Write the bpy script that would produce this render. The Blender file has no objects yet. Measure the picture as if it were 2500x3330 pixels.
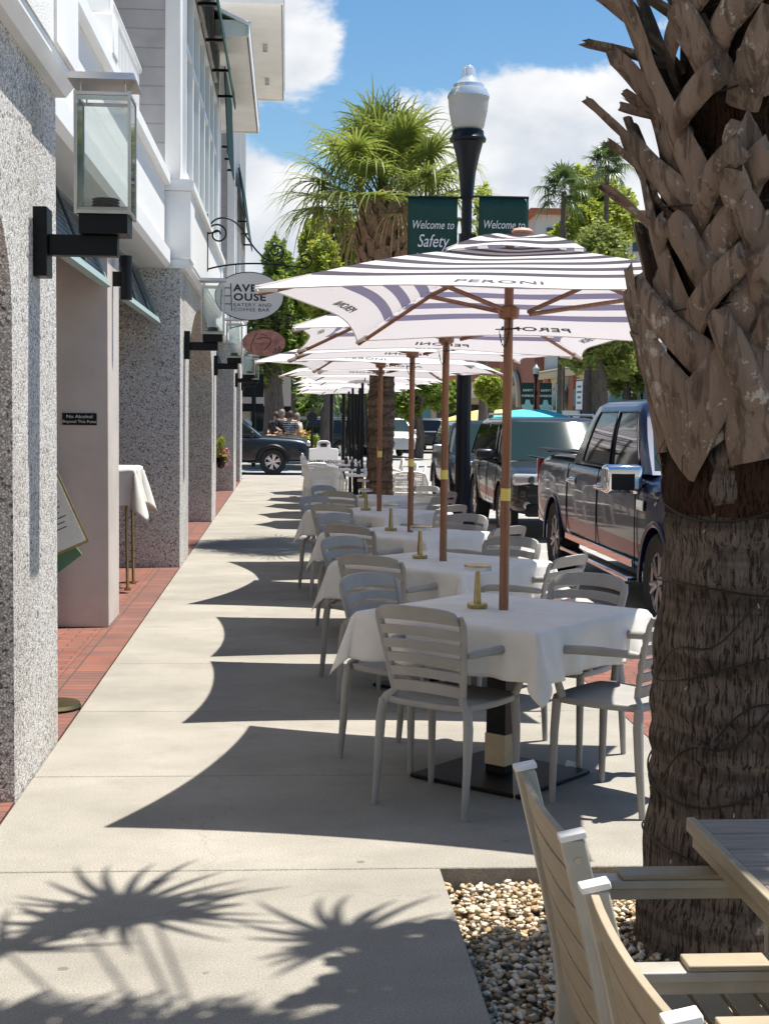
import bpy, bmesh, math, random
import numpy as np
from mathutils import Vector, Matrix, noise as mnoise
random.seed(7); rng=np.random.default_rng(5)
PI=math.pi; D2R=math.radians
S=bpy.context.scene; COL=S.collection

# ------------------------------------------------------------------ helpers
class MB:
    def __init__(s): s.v=[]; s.f=[]; s.uv=None; s.m=[]
    def add(s,v,f,mi=0):
        o=len(s.v); s.v+= [tuple(p) for p in v]; s.f+=[tuple(i+o for i in q) for q in f]; s.m+=[mi]*len(f); return s
    def box(s,x0,x1,y0,y1,z0,z1,mi=0):
        v=[(x,y,z) for z in (z0,z1) for y in (y0,y1) for x in (x0,x1)]
        return s.add(v,[(0,2,3,1),(4,5,7,6),(0,1,5,4),(2,6,7,3),(0,4,6,2),(1,3,7,5)],mi)
    def obox(s,c,size,M=None,mi=0):
        a,b,d=[q/2 for q in size]; M=M or Matrix()
        v=[Vector(c)+M.to_3x3()@Vector((x,y,z)) for z in (-d,d) for y in (-b,b) for x in (-a,a)]
        return s.add(v,[(0,2,3,1),(4,5,7,6),(0,1,5,4),(2,6,7,3),(0,4,6,2),(1,3,7,5)],mi)
    def tube(s,P,r,n=10,caps=True,flat=1.0,up=None,mi=0):
        P=[Vector(p) for p in P]; k=len(P)
        if not hasattr(r,'__len__'): r=[r]*k
        V=[];F=[]; N=None
        for i,p in enumerate(P):
            t=(P[min(i+1,k-1)]-P[max(i-1,0)]).normalized()
            if N is None:
                N=Vector(up) if up else (Vector((0,0,1)) if abs(t.z)<.9 else Vector((1,0,0)))
            N=(N-t*N.dot(t)).normalized(); B=t.cross(N)
            for j in range(n):
                a=2*PI*j/n; V.append(p+N*(math.cos(a)*r[i]*flat)+B*(math.sin(a)*r[i]))
        for i in range(k-1):
            for j in range(n):
                a=i*n+j;b=i*n+(j+1)%n; F.append((a,b,b+n,a+n))
        if caps: F.append(tuple(range(n-1,-1,-1))); F.append(tuple((k-1)*n+j for j in range(n)))
        return s.add(V,F,mi)
    def cyl(s,p,q,r,r2=None,n=16,mi=0): return s.tube([p,q],[r,r if r2 is None else r2],n,mi=mi)
    def lathe(s,prof,c=(0,0,0),n=24,mi=0,mod=None):
        V=[];F=[]
        for (r,z) in prof:
            for j in range(n):
                a=2*PI*j/n; rr=r*(mod(a,z) if mod else 1); V.append((c[0]+rr*math.cos(a),c[1]+rr*math.sin(a),c[2]+z))
        for i in range(len(prof)-1):
            for j in range(n):
                a=i*n+j;b=i*n+(j+1)%n; F.append((a,b,b+n,a+n))
        F.append(tuple(range(n-1,-1,-1))); F.append(tuple((len(prof)-1)*n+j for j in range(n)))
        return s.add(V,F,mi)
    def prism(s,pts,h0,h1,axis='z',mi=0):
        n=len(pts)
        if axis=='z': g=lambda a,b,h:(a,b,h)
        elif axis=='x': g=lambda a,b,h:(h,a,b)
        else: g=lambda a,b,h:(a,h,b)
        V=[g(a,b,h0) for a,b in pts]+[g(a,b,h1) for a,b in pts]
        F=[tuple(range(n)),tuple(range(2*n-1,n-1,-1))]+[(i,i+n,(i+1)%n+n,(i+1)%n) for i in range(n)]
        return s.add(V,F,mi)
    def grid(s,P,mi=0,closed=False):   # P[i][j]
        n=len(P);m=len(P[0]);V=[p for r in P for p in r];F=[]
        for i in range(n-1):
            for j in range(m-1 if not closed else m):
                F.append((i*m+j,i*m+(j+1)%m,(i+1)*m+(j+1)%m,(i+1)*m+j))
        return s.add(V,F,mi)
def mesh_from(name,v,f,uv=None):
    me=bpy.data.meshes.new(name); me.from_pydata(v,[],f)
    return me
def obj(name,mb,mat,parent=None,world=False,smooth=None,bevel=0,fix=True,label=None,seg=2):
    me=bpy.data.meshes.new(name)
    v=mb.v
    if world and parent is not None:
        L=parent.location; 
        if parent.parent is not None: L=L+parent.parent.location
        v=[(a-L[0],b-L[1],c-L[2]) for a,b,c in v]
    me.from_pydata(v,[],mb.f)
    if isinstance(mat,(list,tuple)):
        for m in mat: me.materials.append(m)
        for p,i in zip(me.polygons,mb.m): p.material_index=i
    else: me.materials.append(mat)
    if fix:
        bm=bmesh.new(); bm.from_mesh(me); bmesh.ops.recalc_face_normals(bm,faces=bm.faces); bm.to_mesh(me); bm.free()
    if smooth is not None:
        for p in me.polygons: p.use_smooth=True
        if smooth<180: me.set_sharp_from_angle(angle=D2R(smooth))
    o=bpy.data.objects.new(name,me); COL.objects.link(o)
    if parent is not None: o.parent=parent
    if bevel:
        b=o.modifiers.new('b','BEVEL'); b.width=bevel; b.segments=seg; b.limit_method='ANGLE'; b.angle_limit=D2R(35)
        for p in me.polygons: p.use_smooth=True
        me.set_sharp_from_angle(angle=D2R(50))
    if label: o['label']=label
    return o
def split_obj(name,mb,mat,parent=None,**k):
    # one object per connected piece
    par=list(range(len(mb.v)))
    def find(a):
        while par[a]!=a: par[a]=par[par[a]]; a=par[a]
        return a
    for f in mb.f:
        for q in f[1:]: par[find(q)]=find(f[0])
    g={}
    for f in mb.f: g.setdefault(find(f[0]),[]).append(f)
    out=[]
    for fs in g.values():
        ids=sorted({i for f in fs for i in f}); mp={a:b for b,a in enumerate(ids)}; m=MB(); m.add([mb.v[i] for i in ids],[tuple(mp[i] for i in f) for f in fs]); out.append(obj(name,m,mat,parent,**k))
    return out
def tag(o,label=None,cat=None,group=None,kind=None):
    for k,v in (('label',label),('category',cat),('group',group),('kind',kind)):
        if v: o[k]=v
    return o
def thing(name,label,cat,loc=(0,0,0),rz=0,group=None):
    o=bpy.data.objects.new(name,None); COL.objects.link(o); o.empty_display_size=.1
    o.location=loc; o.rotation_euler=(0,0,rz); return tag(o,label,cat,group)
def kids(o): return [c for c in bpy.data.objects if c.parent==o]
def copy_tree(o,parent=None,loc=None,rz=None,label=None):
    c=o.copy(); COL.objects.link(c); c.parent=parent
    for ch in kids(o): copy_tree(ch,c)
    if loc is not None: c.location=loc
    if rz is not None: c.rotation_euler=(c.rotation_euler[0],c.rotation_euler[1],rz)
    if label: c['label']=label
    return c
def struct(name,mb,mat,**k):
    o=obj(name,mb,mat,**k); o['kind']='structure'; return o

# ------------------------------------------------------------------ materials
class NT:
    def __init__(s,m): s.t=m.node_tree; s.n=s.t.nodes; s.l=s.t.links
    def new(s,t,**k):
        n=s.n.new(t)
        for a,b in k.items():
            if a.startswith('i_'):
                key=a[2:]; key=int(key) if key.isdigit() else key.replace('_',' ')
                n.inputs[key].default_value=b
            else: setattr(n,a,b)
        return n
    def link(s,a,b): s.l.new(a,b)
def c4(c): return (c[0],c[1],c[2],1)
def pm(name,col,rough=.6,metal=0,var=0,vscale=6,bump=0,bscale=60,col2=None,spec=.5,coat=0,alpha=1,trans=0,ior=1.45,coord='Object',stretch=(1,1,1),detail=6,vlo=.35,vhi=.65):
    m=bpy.data.materials.new(name); m.use_nodes=True; t=NT(m); b=t.n['Principled BSDF']
    b.inputs['Base Color'].default_value=c4(col); b.inputs['Roughness'].default_value=rough; b.inputs['Metallic'].default_value=metal
    b.inputs['Specular IOR Level'].default_value=spec; b.inputs['Coat Weight'].default_value=coat; b.inputs['Coat Roughness'].default_value=.03
    b.inputs['Transmission Weight'].default_value=trans; b.inputs['IOR'].default_value=ior; b.inputs['Alpha'].default_value=alpha
    tc=t.new('ShaderNodeTexCoord'); mp=t.new('ShaderNodeMapping'); mp.inputs['Scale'].default_value=stretch
    t.link(tc.outputs[coord],mp.inputs[0])
    if var or col2:
        n=t.new('ShaderNodeTexNoise',i_Scale=vscale,i_Detail=detail,i_Roughness=.6); t.link(mp.outputs[0],n.inputs['Vector'])
        r=t.new('ShaderNodeMapRange'); r.inputs['From Min'].default_value=vlo; r.inputs['From Max'].default_value=vhi; t.link(n.outputs['Fac'],r.inputs['Value'])
        mx=t.new('ShaderNodeMix',data_type='RGBA'); t.link(r.outputs[0],mx.inputs['Factor'])
        a=col2 if col2 else tuple(x*(1-var) for x in col); c=col if col2 else tuple(min(1,x*(1+var)) for x in col)
        mx.inputs['A'].default_value=c4(c); mx.inputs['B'].default_value=c4(a); t.link(mx.outputs['Result'],b.inputs['Base Color'])
    if bump:
        n=t.new('ShaderNodeTexNoise',i_Scale=bscale,i_Detail=8); t.link(mp.outputs[0],n.inputs['Vector'])
        bp=t.new('ShaderNodeBump',i_Strength=bump,i_Distance=.01); t.link(n.outputs['Fac'],bp.inputs['Height']); t.link(bp.outputs[0],b.inputs['Normal'])
    return m
M={}
M['plaster']=pm('plaster',(.8,.8,.79),.8,var=.04,vscale=3,bump=.25,bscale=160)
M['stucco']=pm('stucco',(.8,.8,.79),.9,var=.05,vscale=90,bump=.9,bscale=140)
M['trim']=pm('trim',(.82,.82,.81),.5,var=.03,vscale=2)
M['pillar']=pm('pillar',(.58,.52,.47),.8,var=.08,vscale=2.5,bump=.15,bscale=120)
M['eave']=pm('eave',(.78,.76,.7),.6,var=.06,vscale=1.5)
M['siding']=pm('siding',(.42,.41,.41),.7,var=.07,vscale=4)
M['blackmetal']=pm('blackmetal',(.005,.006,.008),.42,spec=.28)
M['polemetal']=pm('polemetal',(.0035,.005,.010),.36,spec=.35)
M['chrome']=pm('chrome',(.8,.8,.8),.06,1)
M['steel']=pm('steel',(.55,.53,.5),.3,1,var=.1)
M['alu']=pm('alu',(.43,.40,.335),.4,.2,var=.08,vscale=14,bump=.05,bscale=200)
M['taupe']=pm('taupe',(.33,.275,.19),.55,var=.10,vscale=9,stretch=(1,1,6))
M['slat']=pm('slat',(.27,.225,.185),.75,spec=.25,var=.22,vscale=7,stretch=(1,14,1),bump=.15,bscale=30)
M['brass']=pm('brass',(.42,.34,.16),.28,1,var=.12,vscale=25)
M['resin']=pm('resin',(.30,.292,.275),.5,var=.10,vscale=5,bump=.06,bscale=220,spec=.4)
M['white_resin']=pm('white_resin',(.78,.76,.71),.55,var=.04,vscale=6)
M['rubber']=pm('rubber',(.018,.018,.018),.85,bump=.3,bscale=90)
M['rim']=pm('rim',(.6,.6,.6),.25,.9)
M['tire']=M['rubber']
M['green_sign']=pm('green_sign',(.004,.045,.033),.55,var=.1,vscale=20)
M['awning']=pm('awning_green',(.012,.07,.06),.8,var=.1,vscale=12)
M['white_paint']=pm('white_paint',(.8,.8,.8),.5)
M['ink']=pm('ink',(.03,.03,.035),.6)
M['teal_frame']=pm('teal_frame',(.26,.34,.34),.5,var=.06)
M['louver']=pm('louver',(.06,.075,.08),.4)
M['sticker']=pm('sticker',(.72,.58,.14),.6)
M['curb']=pm('curb',(.36,.345,.31),.85,var=.14,vscale=5,bump=.4,bscale=120)
M['yellow']=pm('yellow_canvas',(.75,.55,.16),.8,var=.08); M['teal']=pm('teal_canvas',(.07,.48,.52),.8,var=.08)
M['leather']=pm('leather_green',(.09,.18,.10),.5,var=.15); M['paper']=pm('paper',(.75,.74,.68),.7,var=.04,vscale=20)
M['wirem']=pm('wirem',(.012,.011,.010),.5)
M['brick_wall']=pm('brick_wall',(.34,.13,.075),.85,var=.14,vscale=18)
M['cream']=pm('cream',(.62,.5,.33),.85,var=.06); M['palewall']=pm('palewall',(.6,.58,.52),.85,var=.05)
M['rooftile']=pm('rooftile',(.4,.13,.07),.8,var=.2,vscale=30)
M['glassdark']=pm('glassdark',(.02,.03,.035),.05,spec=.8)
M['glassblue']=pm('glassblue',(.12,.3,.34),.15,spec=.6)
M['soil']=pm('soil',(.07,.055,.04),.95,var=.2)
M['lamp_glass']=pm('lamp_glass',(.62,.6,.55),.18,trans=.35,bump=.6,bscale=3,stretch=(1,1,40))
M['globe_top']=pm('globe_top',(.6,.66,.68),.12,.55)
M['winglass']=pm('winglass',(.32,.38,.38),.06,spec=.9,var=.15,vscale=.8)

def mat_glass():
    m=bpy.data.materials.new('clear_glass'); m.use_nodes=True; t=NT(m); t.n.remove(t.n['Principled BSDF']); out=t.n['Material Output']
    a=t.new('ShaderNodeBsdfTransparent'); a.inputs[0].default_value=(.95,.972,.96,1); g=t.new('ShaderNodeBsdfGlossy'); g.inputs['Roughness'].default_value=.03
    d=t.new('ShaderNodeBsdfDiffuse'); d.inputs[0].default_value=(.7,.76,.73,1)
    lw=t.new('ShaderNodeLayerWeight',i_Blend=.35); mx=t.new('ShaderNodeMixShader'); t.link(lw.outputs['Fresnel'],mx.inputs[0]); t.link(a.outputs[0],mx.inputs[1]); t.link(g.outputs[0],mx.inputs[2])
    m2=t.new('ShaderNodeMixShader'); m2.inputs[0].default_value=.03; t.link(mx.outputs[0],m2.inputs[1]); t.link(d.outputs[0],m2.inputs[2]); t.link(m2.outputs[0],out.inputs[0]); return m
M['glass']=mat_glass()
def mat_cloth(name,col,tr=.35,var=.03):
    m=pm(name,col,.9,var=var,vscale=7,bump=.08,bscale=300); t=NT(m); b=t.n['Principled BSDF']; out=t.n['Material Output']
    tl=t.new('ShaderNodeBsdfTranslucent'); tl.inputs[0].default_value=c4(tuple(x*.8 for x in col)); mx=t.new('ShaderNodeMixShader'); mx.inputs[0].default_value=tr
    t.link(b.outputs[0],mx.inputs[1]); t.link(tl.outputs[0],mx.inputs[2]); t.link(mx.outputs[0],out.inputs[0]); return m
M['linen']=mat_cloth('linen',(.74,.715,.66),.12,.06)
def mat_canvas():
    m=bpy.data.materials.new('striped_canvas'); m.use_nodes=True; t=NT(m); b=t.n['Principled BSDF']; out=t.n['Material Output']
    uv=t.new('ShaderNodeUVMap',uv_map='UVMap'); sp=t.new('ShaderNodeSeparateXYZ'); t.link(uv.outputs[0],sp.inputs[0])
    # stripes in V: period .118, dark when frac in (.0,.42), only below .80
    mu=t.new('ShaderNodeMath',operation='DIVIDE'); t.link(sp.outputs['Y'],mu.inputs[0]); mu.inputs[1].default_value=.116
    fr=t.new('ShaderNodeMath',operation='FRACT'); t.link(mu.outputs[0],fr.inputs[0])
    gt=t.new('ShaderNodeMath',operation='GREATER_THAN'); t.link(fr.outputs[0],gt.inputs[0]); gt.inputs[1].default_value=.51
    lt=t.new('ShaderNodeMath',operation='LESS_THAN'); t.link(sp.outputs['Y'],lt.inputs[0]); lt.inputs[1].default_value=.825
    pr=t.new('ShaderNodeMath',operation='MULTIPLY'); t.link(gt.outputs[0],pr.inputs[0]); t.link(lt.outputs[0],pr.inputs[1])
    mx=t.new('ShaderNodeMix',data_type='RGBA'); t.link(pr.outputs[0],mx.inputs['Factor']); mx.inputs['A'].default_value=(.72,.70,.70,1); mx.inputs['B'].default_value=(.07,.062,.08,1)
    t.link(mx.outputs['Result'],b.inputs['Base Color']); b.inputs['Roughness'].default_value=.9
    m2=t.new('ShaderNodeMix',data_type='RGBA'); t.link(pr.outputs[0],m2.inputs['Factor']); m2.inputs['A'].default_value=(.545,.52,.54,1); m2.inputs['B'].default_value=(.17,.155,.235,1)
    tl=t.new('ShaderNodeBsdfTranslucent'); t.link(m2.outputs['Result'],tl.inputs[0]); ms=t.new('ShaderNodeMixShader'); ms.inputs[0].default_value=.42
    n=t.new('ShaderNodeTexNoise',i_Scale=9,i_Detail=3); tc=t.new('ShaderNodeTexCoord'); t.link(tc.outputs['Object'],n.inputs['Vector']); bp=t.new('ShaderNodeBump',i_Strength=.25,i_Distance=.03)
    t.link(n.outputs['Fac'],bp.inputs['Height']); t.link(bp.outputs[0],b.inputs['Normal'])
    t.link(b.outputs[0],ms.inputs[1]); t.link(tl.outputs[0],ms.inputs[2]); t.link(ms.outputs[0],out.inputs[0]); return m
M['canvas']=mat_canvas()
M['print']=mat_cloth('canvas_print',(.10,.09,.12),.2)
M['wood']=pm('pole_wood',(.23,.095,.045),.38,var=.28,vscale=10,stretch=(8,8,.5),coat=.25)
def mat_pebbledash():
    m=bpy.data.materials.new('pebbledash'); m.use_nodes=True; t=NT(m); b=t.n['Principled BSDF']; b.inputs['Roughness'].default_value=.85
    tc=t.new('ShaderNodeTexCoord'); nz=t.new('ShaderNodeTexNoise',i_Scale=25,i_Detail=3); t.link(tc.outputs['Object'],nz.inputs['Vector'])
    mxv=t.new('ShaderNodeMix',data_type='VECTOR'); mxv.inputs['Factor'].default_value=.035; t.link(tc.outputs['Object'],mxv.inputs['A']); t.link(nz.outputs['Color'],mxv.inputs['B'])
    v=t.new('ShaderNodeTexVoronoi',i_Scale=80); v.feature='F1'; t.link(mxv.outputs['Result'],v.inputs['Vector'])
    e=t.new('ShaderNodeTexVoronoi',i_Scale=80); e.feature='DISTANCE_TO_EDGE'; t.link(mxv.outputs['Result'],e.inputs['Vector'])
    r=t.new('ShaderNodeMapRange'); r.inputs['From Min'].default_value=.03; r.inputs['From Max'].default_value=.16; t.link(e.outputs['Distance'],r.inputs['Value'])
    sx=t.new('ShaderNodeSeparateColor'); t.link(v.outputs['Color'],sx.inputs[0])
    cr=t.new('ShaderNodeValToRGB'); el=cr.color_ramp.elements; el[0].position=0; el[0].color=(.10,.09,.09,1); el[1].position=1; el[1].color=(.92,.90,.86,1)
    for p,c in ((.10,(.22,.20,.20,1)),(.17,(.55,.53,.50,1)),(.45,(.84,.82,.78,1))): x=cr.color_ramp.elements.new(p); x.color=c
    t.link(sx.outputs[0],cr.inputs[0])
    mx=t.new('ShaderNodeMix',data_type='RGBA'); t.link(r.outputs[0],mx.inputs['Factor']); mx.inputs['A'].default_value=(.36,.335,.31,1); t.link(cr.outputs[0],mx.inputs['B'])
    ns=t.new('ShaderNodeTexNoise',i_Scale=1.7,i_Detail=6); t.link(tc.outputs['Object'],ns.inputs['Vector']); rs=t.new('ShaderNodeMapRange'); rs.inputs['From Min'].default_value=.45; rs.inputs['From Max'].default_value=.75; rs.inputs['To Max'].default_value=.45; t.link(ns.outputs['Fac'],rs.inputs['Value'])
    ms=t.new('ShaderNodeMix',data_type='RGBA',blend_type='MULTIPLY'); t.link(rs.outputs[0],ms.inputs['Factor']); t.link(mx.outputs['Result'],ms.inputs['A']); ms.inputs['B'].default_value=(.62,.55,.48,1)
    t.link(ms.outputs['Result'],b.inputs['Base Color'])
    bp=t.new('ShaderNodeBump',i_Strength=.6,i_Distance=.008); t.link(r.outputs[0],bp.inputs['Height']); t.link(bp.outputs[0],b.inputs['Normal']); return m
M['pebbledash']=mat_pebbledash()
def mat_concrete(name,col,sp=.1,blot=.16):
    m=bpy.data.materials.new(name); m.use_nodes=True; t=NT(m); b=t.n['Principled BSDF']; b.inputs['Roughness'].default_value=.92; b.inputs['Specular IOR Level'].default_value=.3
    tc=t.new('ShaderNodeTexCoord')
    n1=t.new('ShaderNodeTexNoise',i_Scale=1.1,i_Detail=9,i_Roughness=.65); n2=t.new('ShaderNodeTexNoise',i_Scale=180,i_Detail=3); n3=t.new('ShaderNodeTexVoronoi',i_Scale=3.1)
    mp=t.new('ShaderNodeMapping'); mp.inputs['Scale'].default_value=(1.0,1.5,1); t.link(tc.outputs['Object'],mp.inputs[0]); t.link(mp.outputs[0],n1.inputs['Vector'])
    for n in (n2,n3): t.link(tc.outputs['Object'],n.inputs['Vector'])
    def mixc(fac,A,B):
        mx=t.new('ShaderNodeMix',data_type='RGBA'); t.link(fac,mx.inputs['Factor'])
        for k,q in (('A',A),('B',B)):
            if isinstance(q,tuple): mx.inputs[k].default_value=c4(q)
            else: t.link(q,mx.inputs[k])
        return mx.outputs['Result']
    def rng_(o,a,b_,lo=0,hi=1):
        r=t.new('ShaderNodeMapRange'); r.inputs['From Min'].default_value=a; r.inputs['From Max'].default_value=b_; r.inputs['To Min'].default_value=lo; r.inputs['To Max'].default_value=hi; t.link(o,r.inputs['Value']); return r.outputs[0]
    c=mixc(rng_(n1.outputs['Fac'],.3,.72),tuple(x*(1+blot) for x in col),tuple(x*(1-blot) for x in col))
    c=mixc(rng_(n2.outputs['Fac'],.35,.7,0,sp*3),c,tuple(x*.45 for x in col))
    # gum spots
    g=t.new('ShaderNodeTexNoise',i_Scale=40,i_Detail=1); t.link(tc.outputs['Object'],g.inputs['Vector'])
    sm=t.new('ShaderNodeMath',operation='MULTIPLY_ADD'); t.link(g.outputs['Fac'],sm.inputs[0]); sm.inputs[1].default_value=.03; t.link(n3.outputs['Distance'],sm.inputs[2])
    c=mixc(rng_(sm.outputs[0],.055,.075,.5,0),c,(.05,.045,.04))
    ck=t.new('ShaderNodeTexVoronoi',i_Scale=.55); ck.feature='DISTANCE_TO_EDGE'; nk=t.new('ShaderNodeTexNoise',i_Scale=2.5,i_Detail=8); t.link(tc.outputs['Object'],nk.inputs['Vector'])
    vk=t.new('ShaderNodeMix',data_type='VECTOR'); vk.inputs['Factor'].default_value=.35; t.link(tc.outputs['Object'],vk.inputs['A']); t.link(nk.outputs['Color'],vk.inputs['B']); t.link(vk.outputs['Result'],ck.inputs['Vector'])
    c=mixc(rng_(ck.outputs['Distance'],.0008,.002,.22,0),c,tuple(x*.4 for x in col))
    nb=t.new('ShaderNodeTexNoise',i_Scale=4.5,i_Detail=10,i_Roughness=.7); t.link(tc.outputs['Object'],nb.inputs['Vector']); c=mixc(rng_(nb.outputs['Fac'],.52,.72,0,.38),c,tuple(x*.55 for x in col))
    t.link(c,b.inputs['Base Color'])
    bp=t.new('ShaderNodeBump',i_Strength=.35,i_Distance=.004); t.link(n2.outputs['Fac'],bp.inputs['Height']); t.link(bp.outputs[0],b.inputs['Normal']); return m
M['concrete']=mat_concrete('concrete',(.325,.302,.258),.28,.24)
M['asphalt']=mat_concrete('asphalt',(.34,.325,.30),.12,.1)
def mat_brick(name,c1,c2,mort,bw,rh,rot=0,off=.5,ms=.006,coord='Object',plane=None):
    m=bpy.data.materials.new(name); m.use_nodes=True; t=NT(m); b=t.n['Principled BSDF']; b.inputs['Roughness'].default_value=.85
    tc=t.new('ShaderNodeTexCoord'); mp=t.new('ShaderNodeMapping'); mp.inputs['Rotation'].default_value=plane or (0,0,rot); t.link(tc.outputs[coord],mp.inputs[0])
    br=t.new('ShaderNodeTexBrick',i_Scale=1.,i_Color1=c4(c1),i_Color2=c4(c2),i_Mortar=c4(mort)); br.offset=off
    br.inputs['Brick Width'].default_value=bw; br.inputs['Row Height'].default_value=rh; br.inputs['Mortar Size'].default_value=ms; br.inputs['Mortar Smooth'].default_value=.3
    t.link(mp.outputs[0],br.inputs['Vector'])
    n=t.new('ShaderNodeTexNoise',i_Scale=3,i_Detail=8); t.link(tc.outputs[coord],n.inputs['Vector'])
    r=t.new('ShaderNodeMapRange'); r.inputs['From Min'].default_value=.35; r.inputs['From Max'].default_value=.7; r.inputs['To Max'].default_value=.55; t.link(n.outputs['Fac'],r.inputs['Value'])
    mx=t.new('ShaderNodeMix',data_type='RGBA'); t.link(r.outputs[0],mx.inputs['Factor']); t.link(br.outputs['Color'],mx.inputs['A']); mx.inputs['B'].default_value=c4(tuple(x*.6 for x in c2)); t.link(mx.outputs['Result'],b.inputs['Base Color'])
    bp=t.new('ShaderNodeBump',i_Strength=.6,i_Distance=.004,invert=True); t.link(br.outputs['Fac'],bp.inputs['Height']); t.link(bp.outputs[0],b.inputs['Normal']); return m
M['paver']=mat_brick('paver',(.235,.082,.052),(.17,.068,.048),(.07,.05,.04),.2,.1)
M['paver_edge']=mat_brick('paver_edge',(.235,.082,.052),(.14,.068,.054),(.06,.045,.035),.26,.085,off=0)
M['paver_far']=mat_brick('paver_far',(.40,.2,.15),(.34,.17,.13),(.2,.14,.11),.2,.1)
def mat_bark(name,base,dark,scale=14,str_=.8,light=None,vert=True,fis=1,zs=.13,ring=False):
    m=bpy.data.materials.new(name); m.use_nodes=True; t=NT(m); b=t.n['Principled BSDF']; b.inputs['Roughness'].default_value=.95; b.inputs['Specular IOR Level'].default_value=.15
    tc=t.new('ShaderNodeTexCoord'); mp=t.new('ShaderNodeMapping'); mp.inputs['Scale'].default_value=(1,1,.18) if vert else (1,1,1); t.link(tc.outputs['Object'],mp.inputs[0])
    n=t.new('ShaderNodeTexNoise',i_Scale=scale,i_Detail=10,i_Roughness=.7,i_Distortion=.6); t.link(mp.outputs[0],n.inputs['Vector'])
    m9=t.new('ShaderNodeMapping'); m9.inputs['Scale'].default_value=(1,1,zs); t.link(tc.outputs['Object'],m9.inputs[0])
    v=t.new('ShaderNodeTexNoise',i_Scale=scale*2.4,i_Detail=8,i_Roughness=.7,i_Distortion=.4); t.link(m9.outputs[0],v.inputs['Vector'])
    r=t.new('ShaderNodeMapRange'); r.inputs['From Min'].default_value=.36; r.inputs['From Max'].default_value=.48; r.inputs['To Min'].default_value=1-fis; t.link(v.outputs['Fac'],r.inputs['Value'])
    r2=t.new('ShaderNodeMapRange'); r2.inputs['From Min'].default_value=.35; r2.inputs['From Max'].default_value=.65; t.link(n.outputs['Fac'],r2.inputs['Value'])
    m1=t.new('ShaderNodeMix',data_type='RGBA'); t.link(r2.outputs[0],m1.inputs['Factor']); m1.inputs['A'].default_value=c4(base); m1.inputs['B'].default_value=c4(tuple((x+y)/2 for x,y in zip(base,dark)))
    m2=t.new('ShaderNodeMix',data_type='RGBA'); t.link(r.outputs[0],m2.inputs['Factor']); m2.inputs['A'].default_value=c4(dark); t.link(m1.outputs['Result'],m2.inputs['B'])
    out=m2.outputs['Result']
    if ring:
        mr=t.new('ShaderNodeMapping'); mr.inputs['Scale'].default_value=(.35,.35,5.5); t.link(tc.outputs['Object'],mr.inputs[0]); nr=t.new('ShaderNodeTexNoise',i_Scale=3.2,i_Detail=5); t.link(mr.outputs[0],nr.inputs['Vector'])
        rr=t.new('ShaderNodeMapRange'); rr.inputs['From Min'].default_value=.40; rr.inputs['From Max'].default_value=.56; rr.inputs['To Min'].default_value=.6; rr.inputs['To Max'].default_value=0; t.link(nr.outputs['Fac'],rr.inputs['Value'])
        m7=t.new('ShaderNodeMix',data_type='RGBA'); t.link(rr.outputs[0],m7.inputs['Factor']); t.link(out,m7.inputs['A']); m7.inputs['B'].default_value=c4(tuple(x*1.6 for x in dark)); out=m7.outputs['Result']
    if light:
        n4=t.new('ShaderNodeTexNoise',i_Scale=26,i_Detail=4,i_Roughness=.7); t.link(tc.outputs['Object'],n4.inputs['Vector']); n5=t.new('ShaderNodeTexNoise',i_Scale=3.2,i_Detail=2); t.link(tc.outputs['Object'],n5.inputs['Vector'])
        ad=t.new('ShaderNodeMath',operation='MULTIPLY_ADD'); t.link(n5.outputs['Fac'],ad.inputs[0]); ad.inputs[1].default_value=.55; t.link(n4.outputs['Fac'],ad.inputs[2])
        r4=t.new('ShaderNodeMapRange'); r4.inputs['From Min'].default_value=.90; r4.inputs['From Max'].default_value=.95; r4.inputs['To Max'].default_value=.75; t.link(ad.outputs[0],r4.inputs['Value'])
        m3=t.new('ShaderNodeMix',data_type='RGBA'); t.link(r4.outputs[0],m3.inputs['Factor']); t.link(out,m3.inputs['A']); m3.inputs['B'].default_value=c4(light); out=m3.outputs['Result']
    t.link(out,b.inputs['Base Color'])
    ad=t.new('ShaderNodeMath',operation='MULTIPLY_ADD'); t.link(r.outputs[0],ad.inputs[0]); ad.inputs[1].default_value=.5; t.link(n.outputs['Fac'],ad.inputs[2])
    bp=t.new('ShaderNodeBump',i_Strength=str_,i_Distance=.02); t.link(ad.outputs[0],bp.inputs['Height']); t.link(bp.outputs[0],b.inputs['Normal']); return m
M['bark']=mat_bark('palm_bark',(.215,.172,.14),(.028,.021,.016),38,.9,zs=.16,ring=True)
M['bark_mid']=mat_bark('mid_palm_bark',(.30,.20,.135),(.05,.032,.022),30,.9,zs=.5,ring=True)
M['boot']=mat_bark('palm_boot',(.29,.222,.172),(.06,.042,.032),9,1.0,light=(.50,.47,.40),fis=.55)
M['fibre']=mat_bark('palm_fibre',(.07,.035,.02),(.012,.007,.005),50,1.0)
M['treebark']=mat_bark('tree_bark',(.16,.13,.11),(.05,.04,.035),10,.7)
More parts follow.
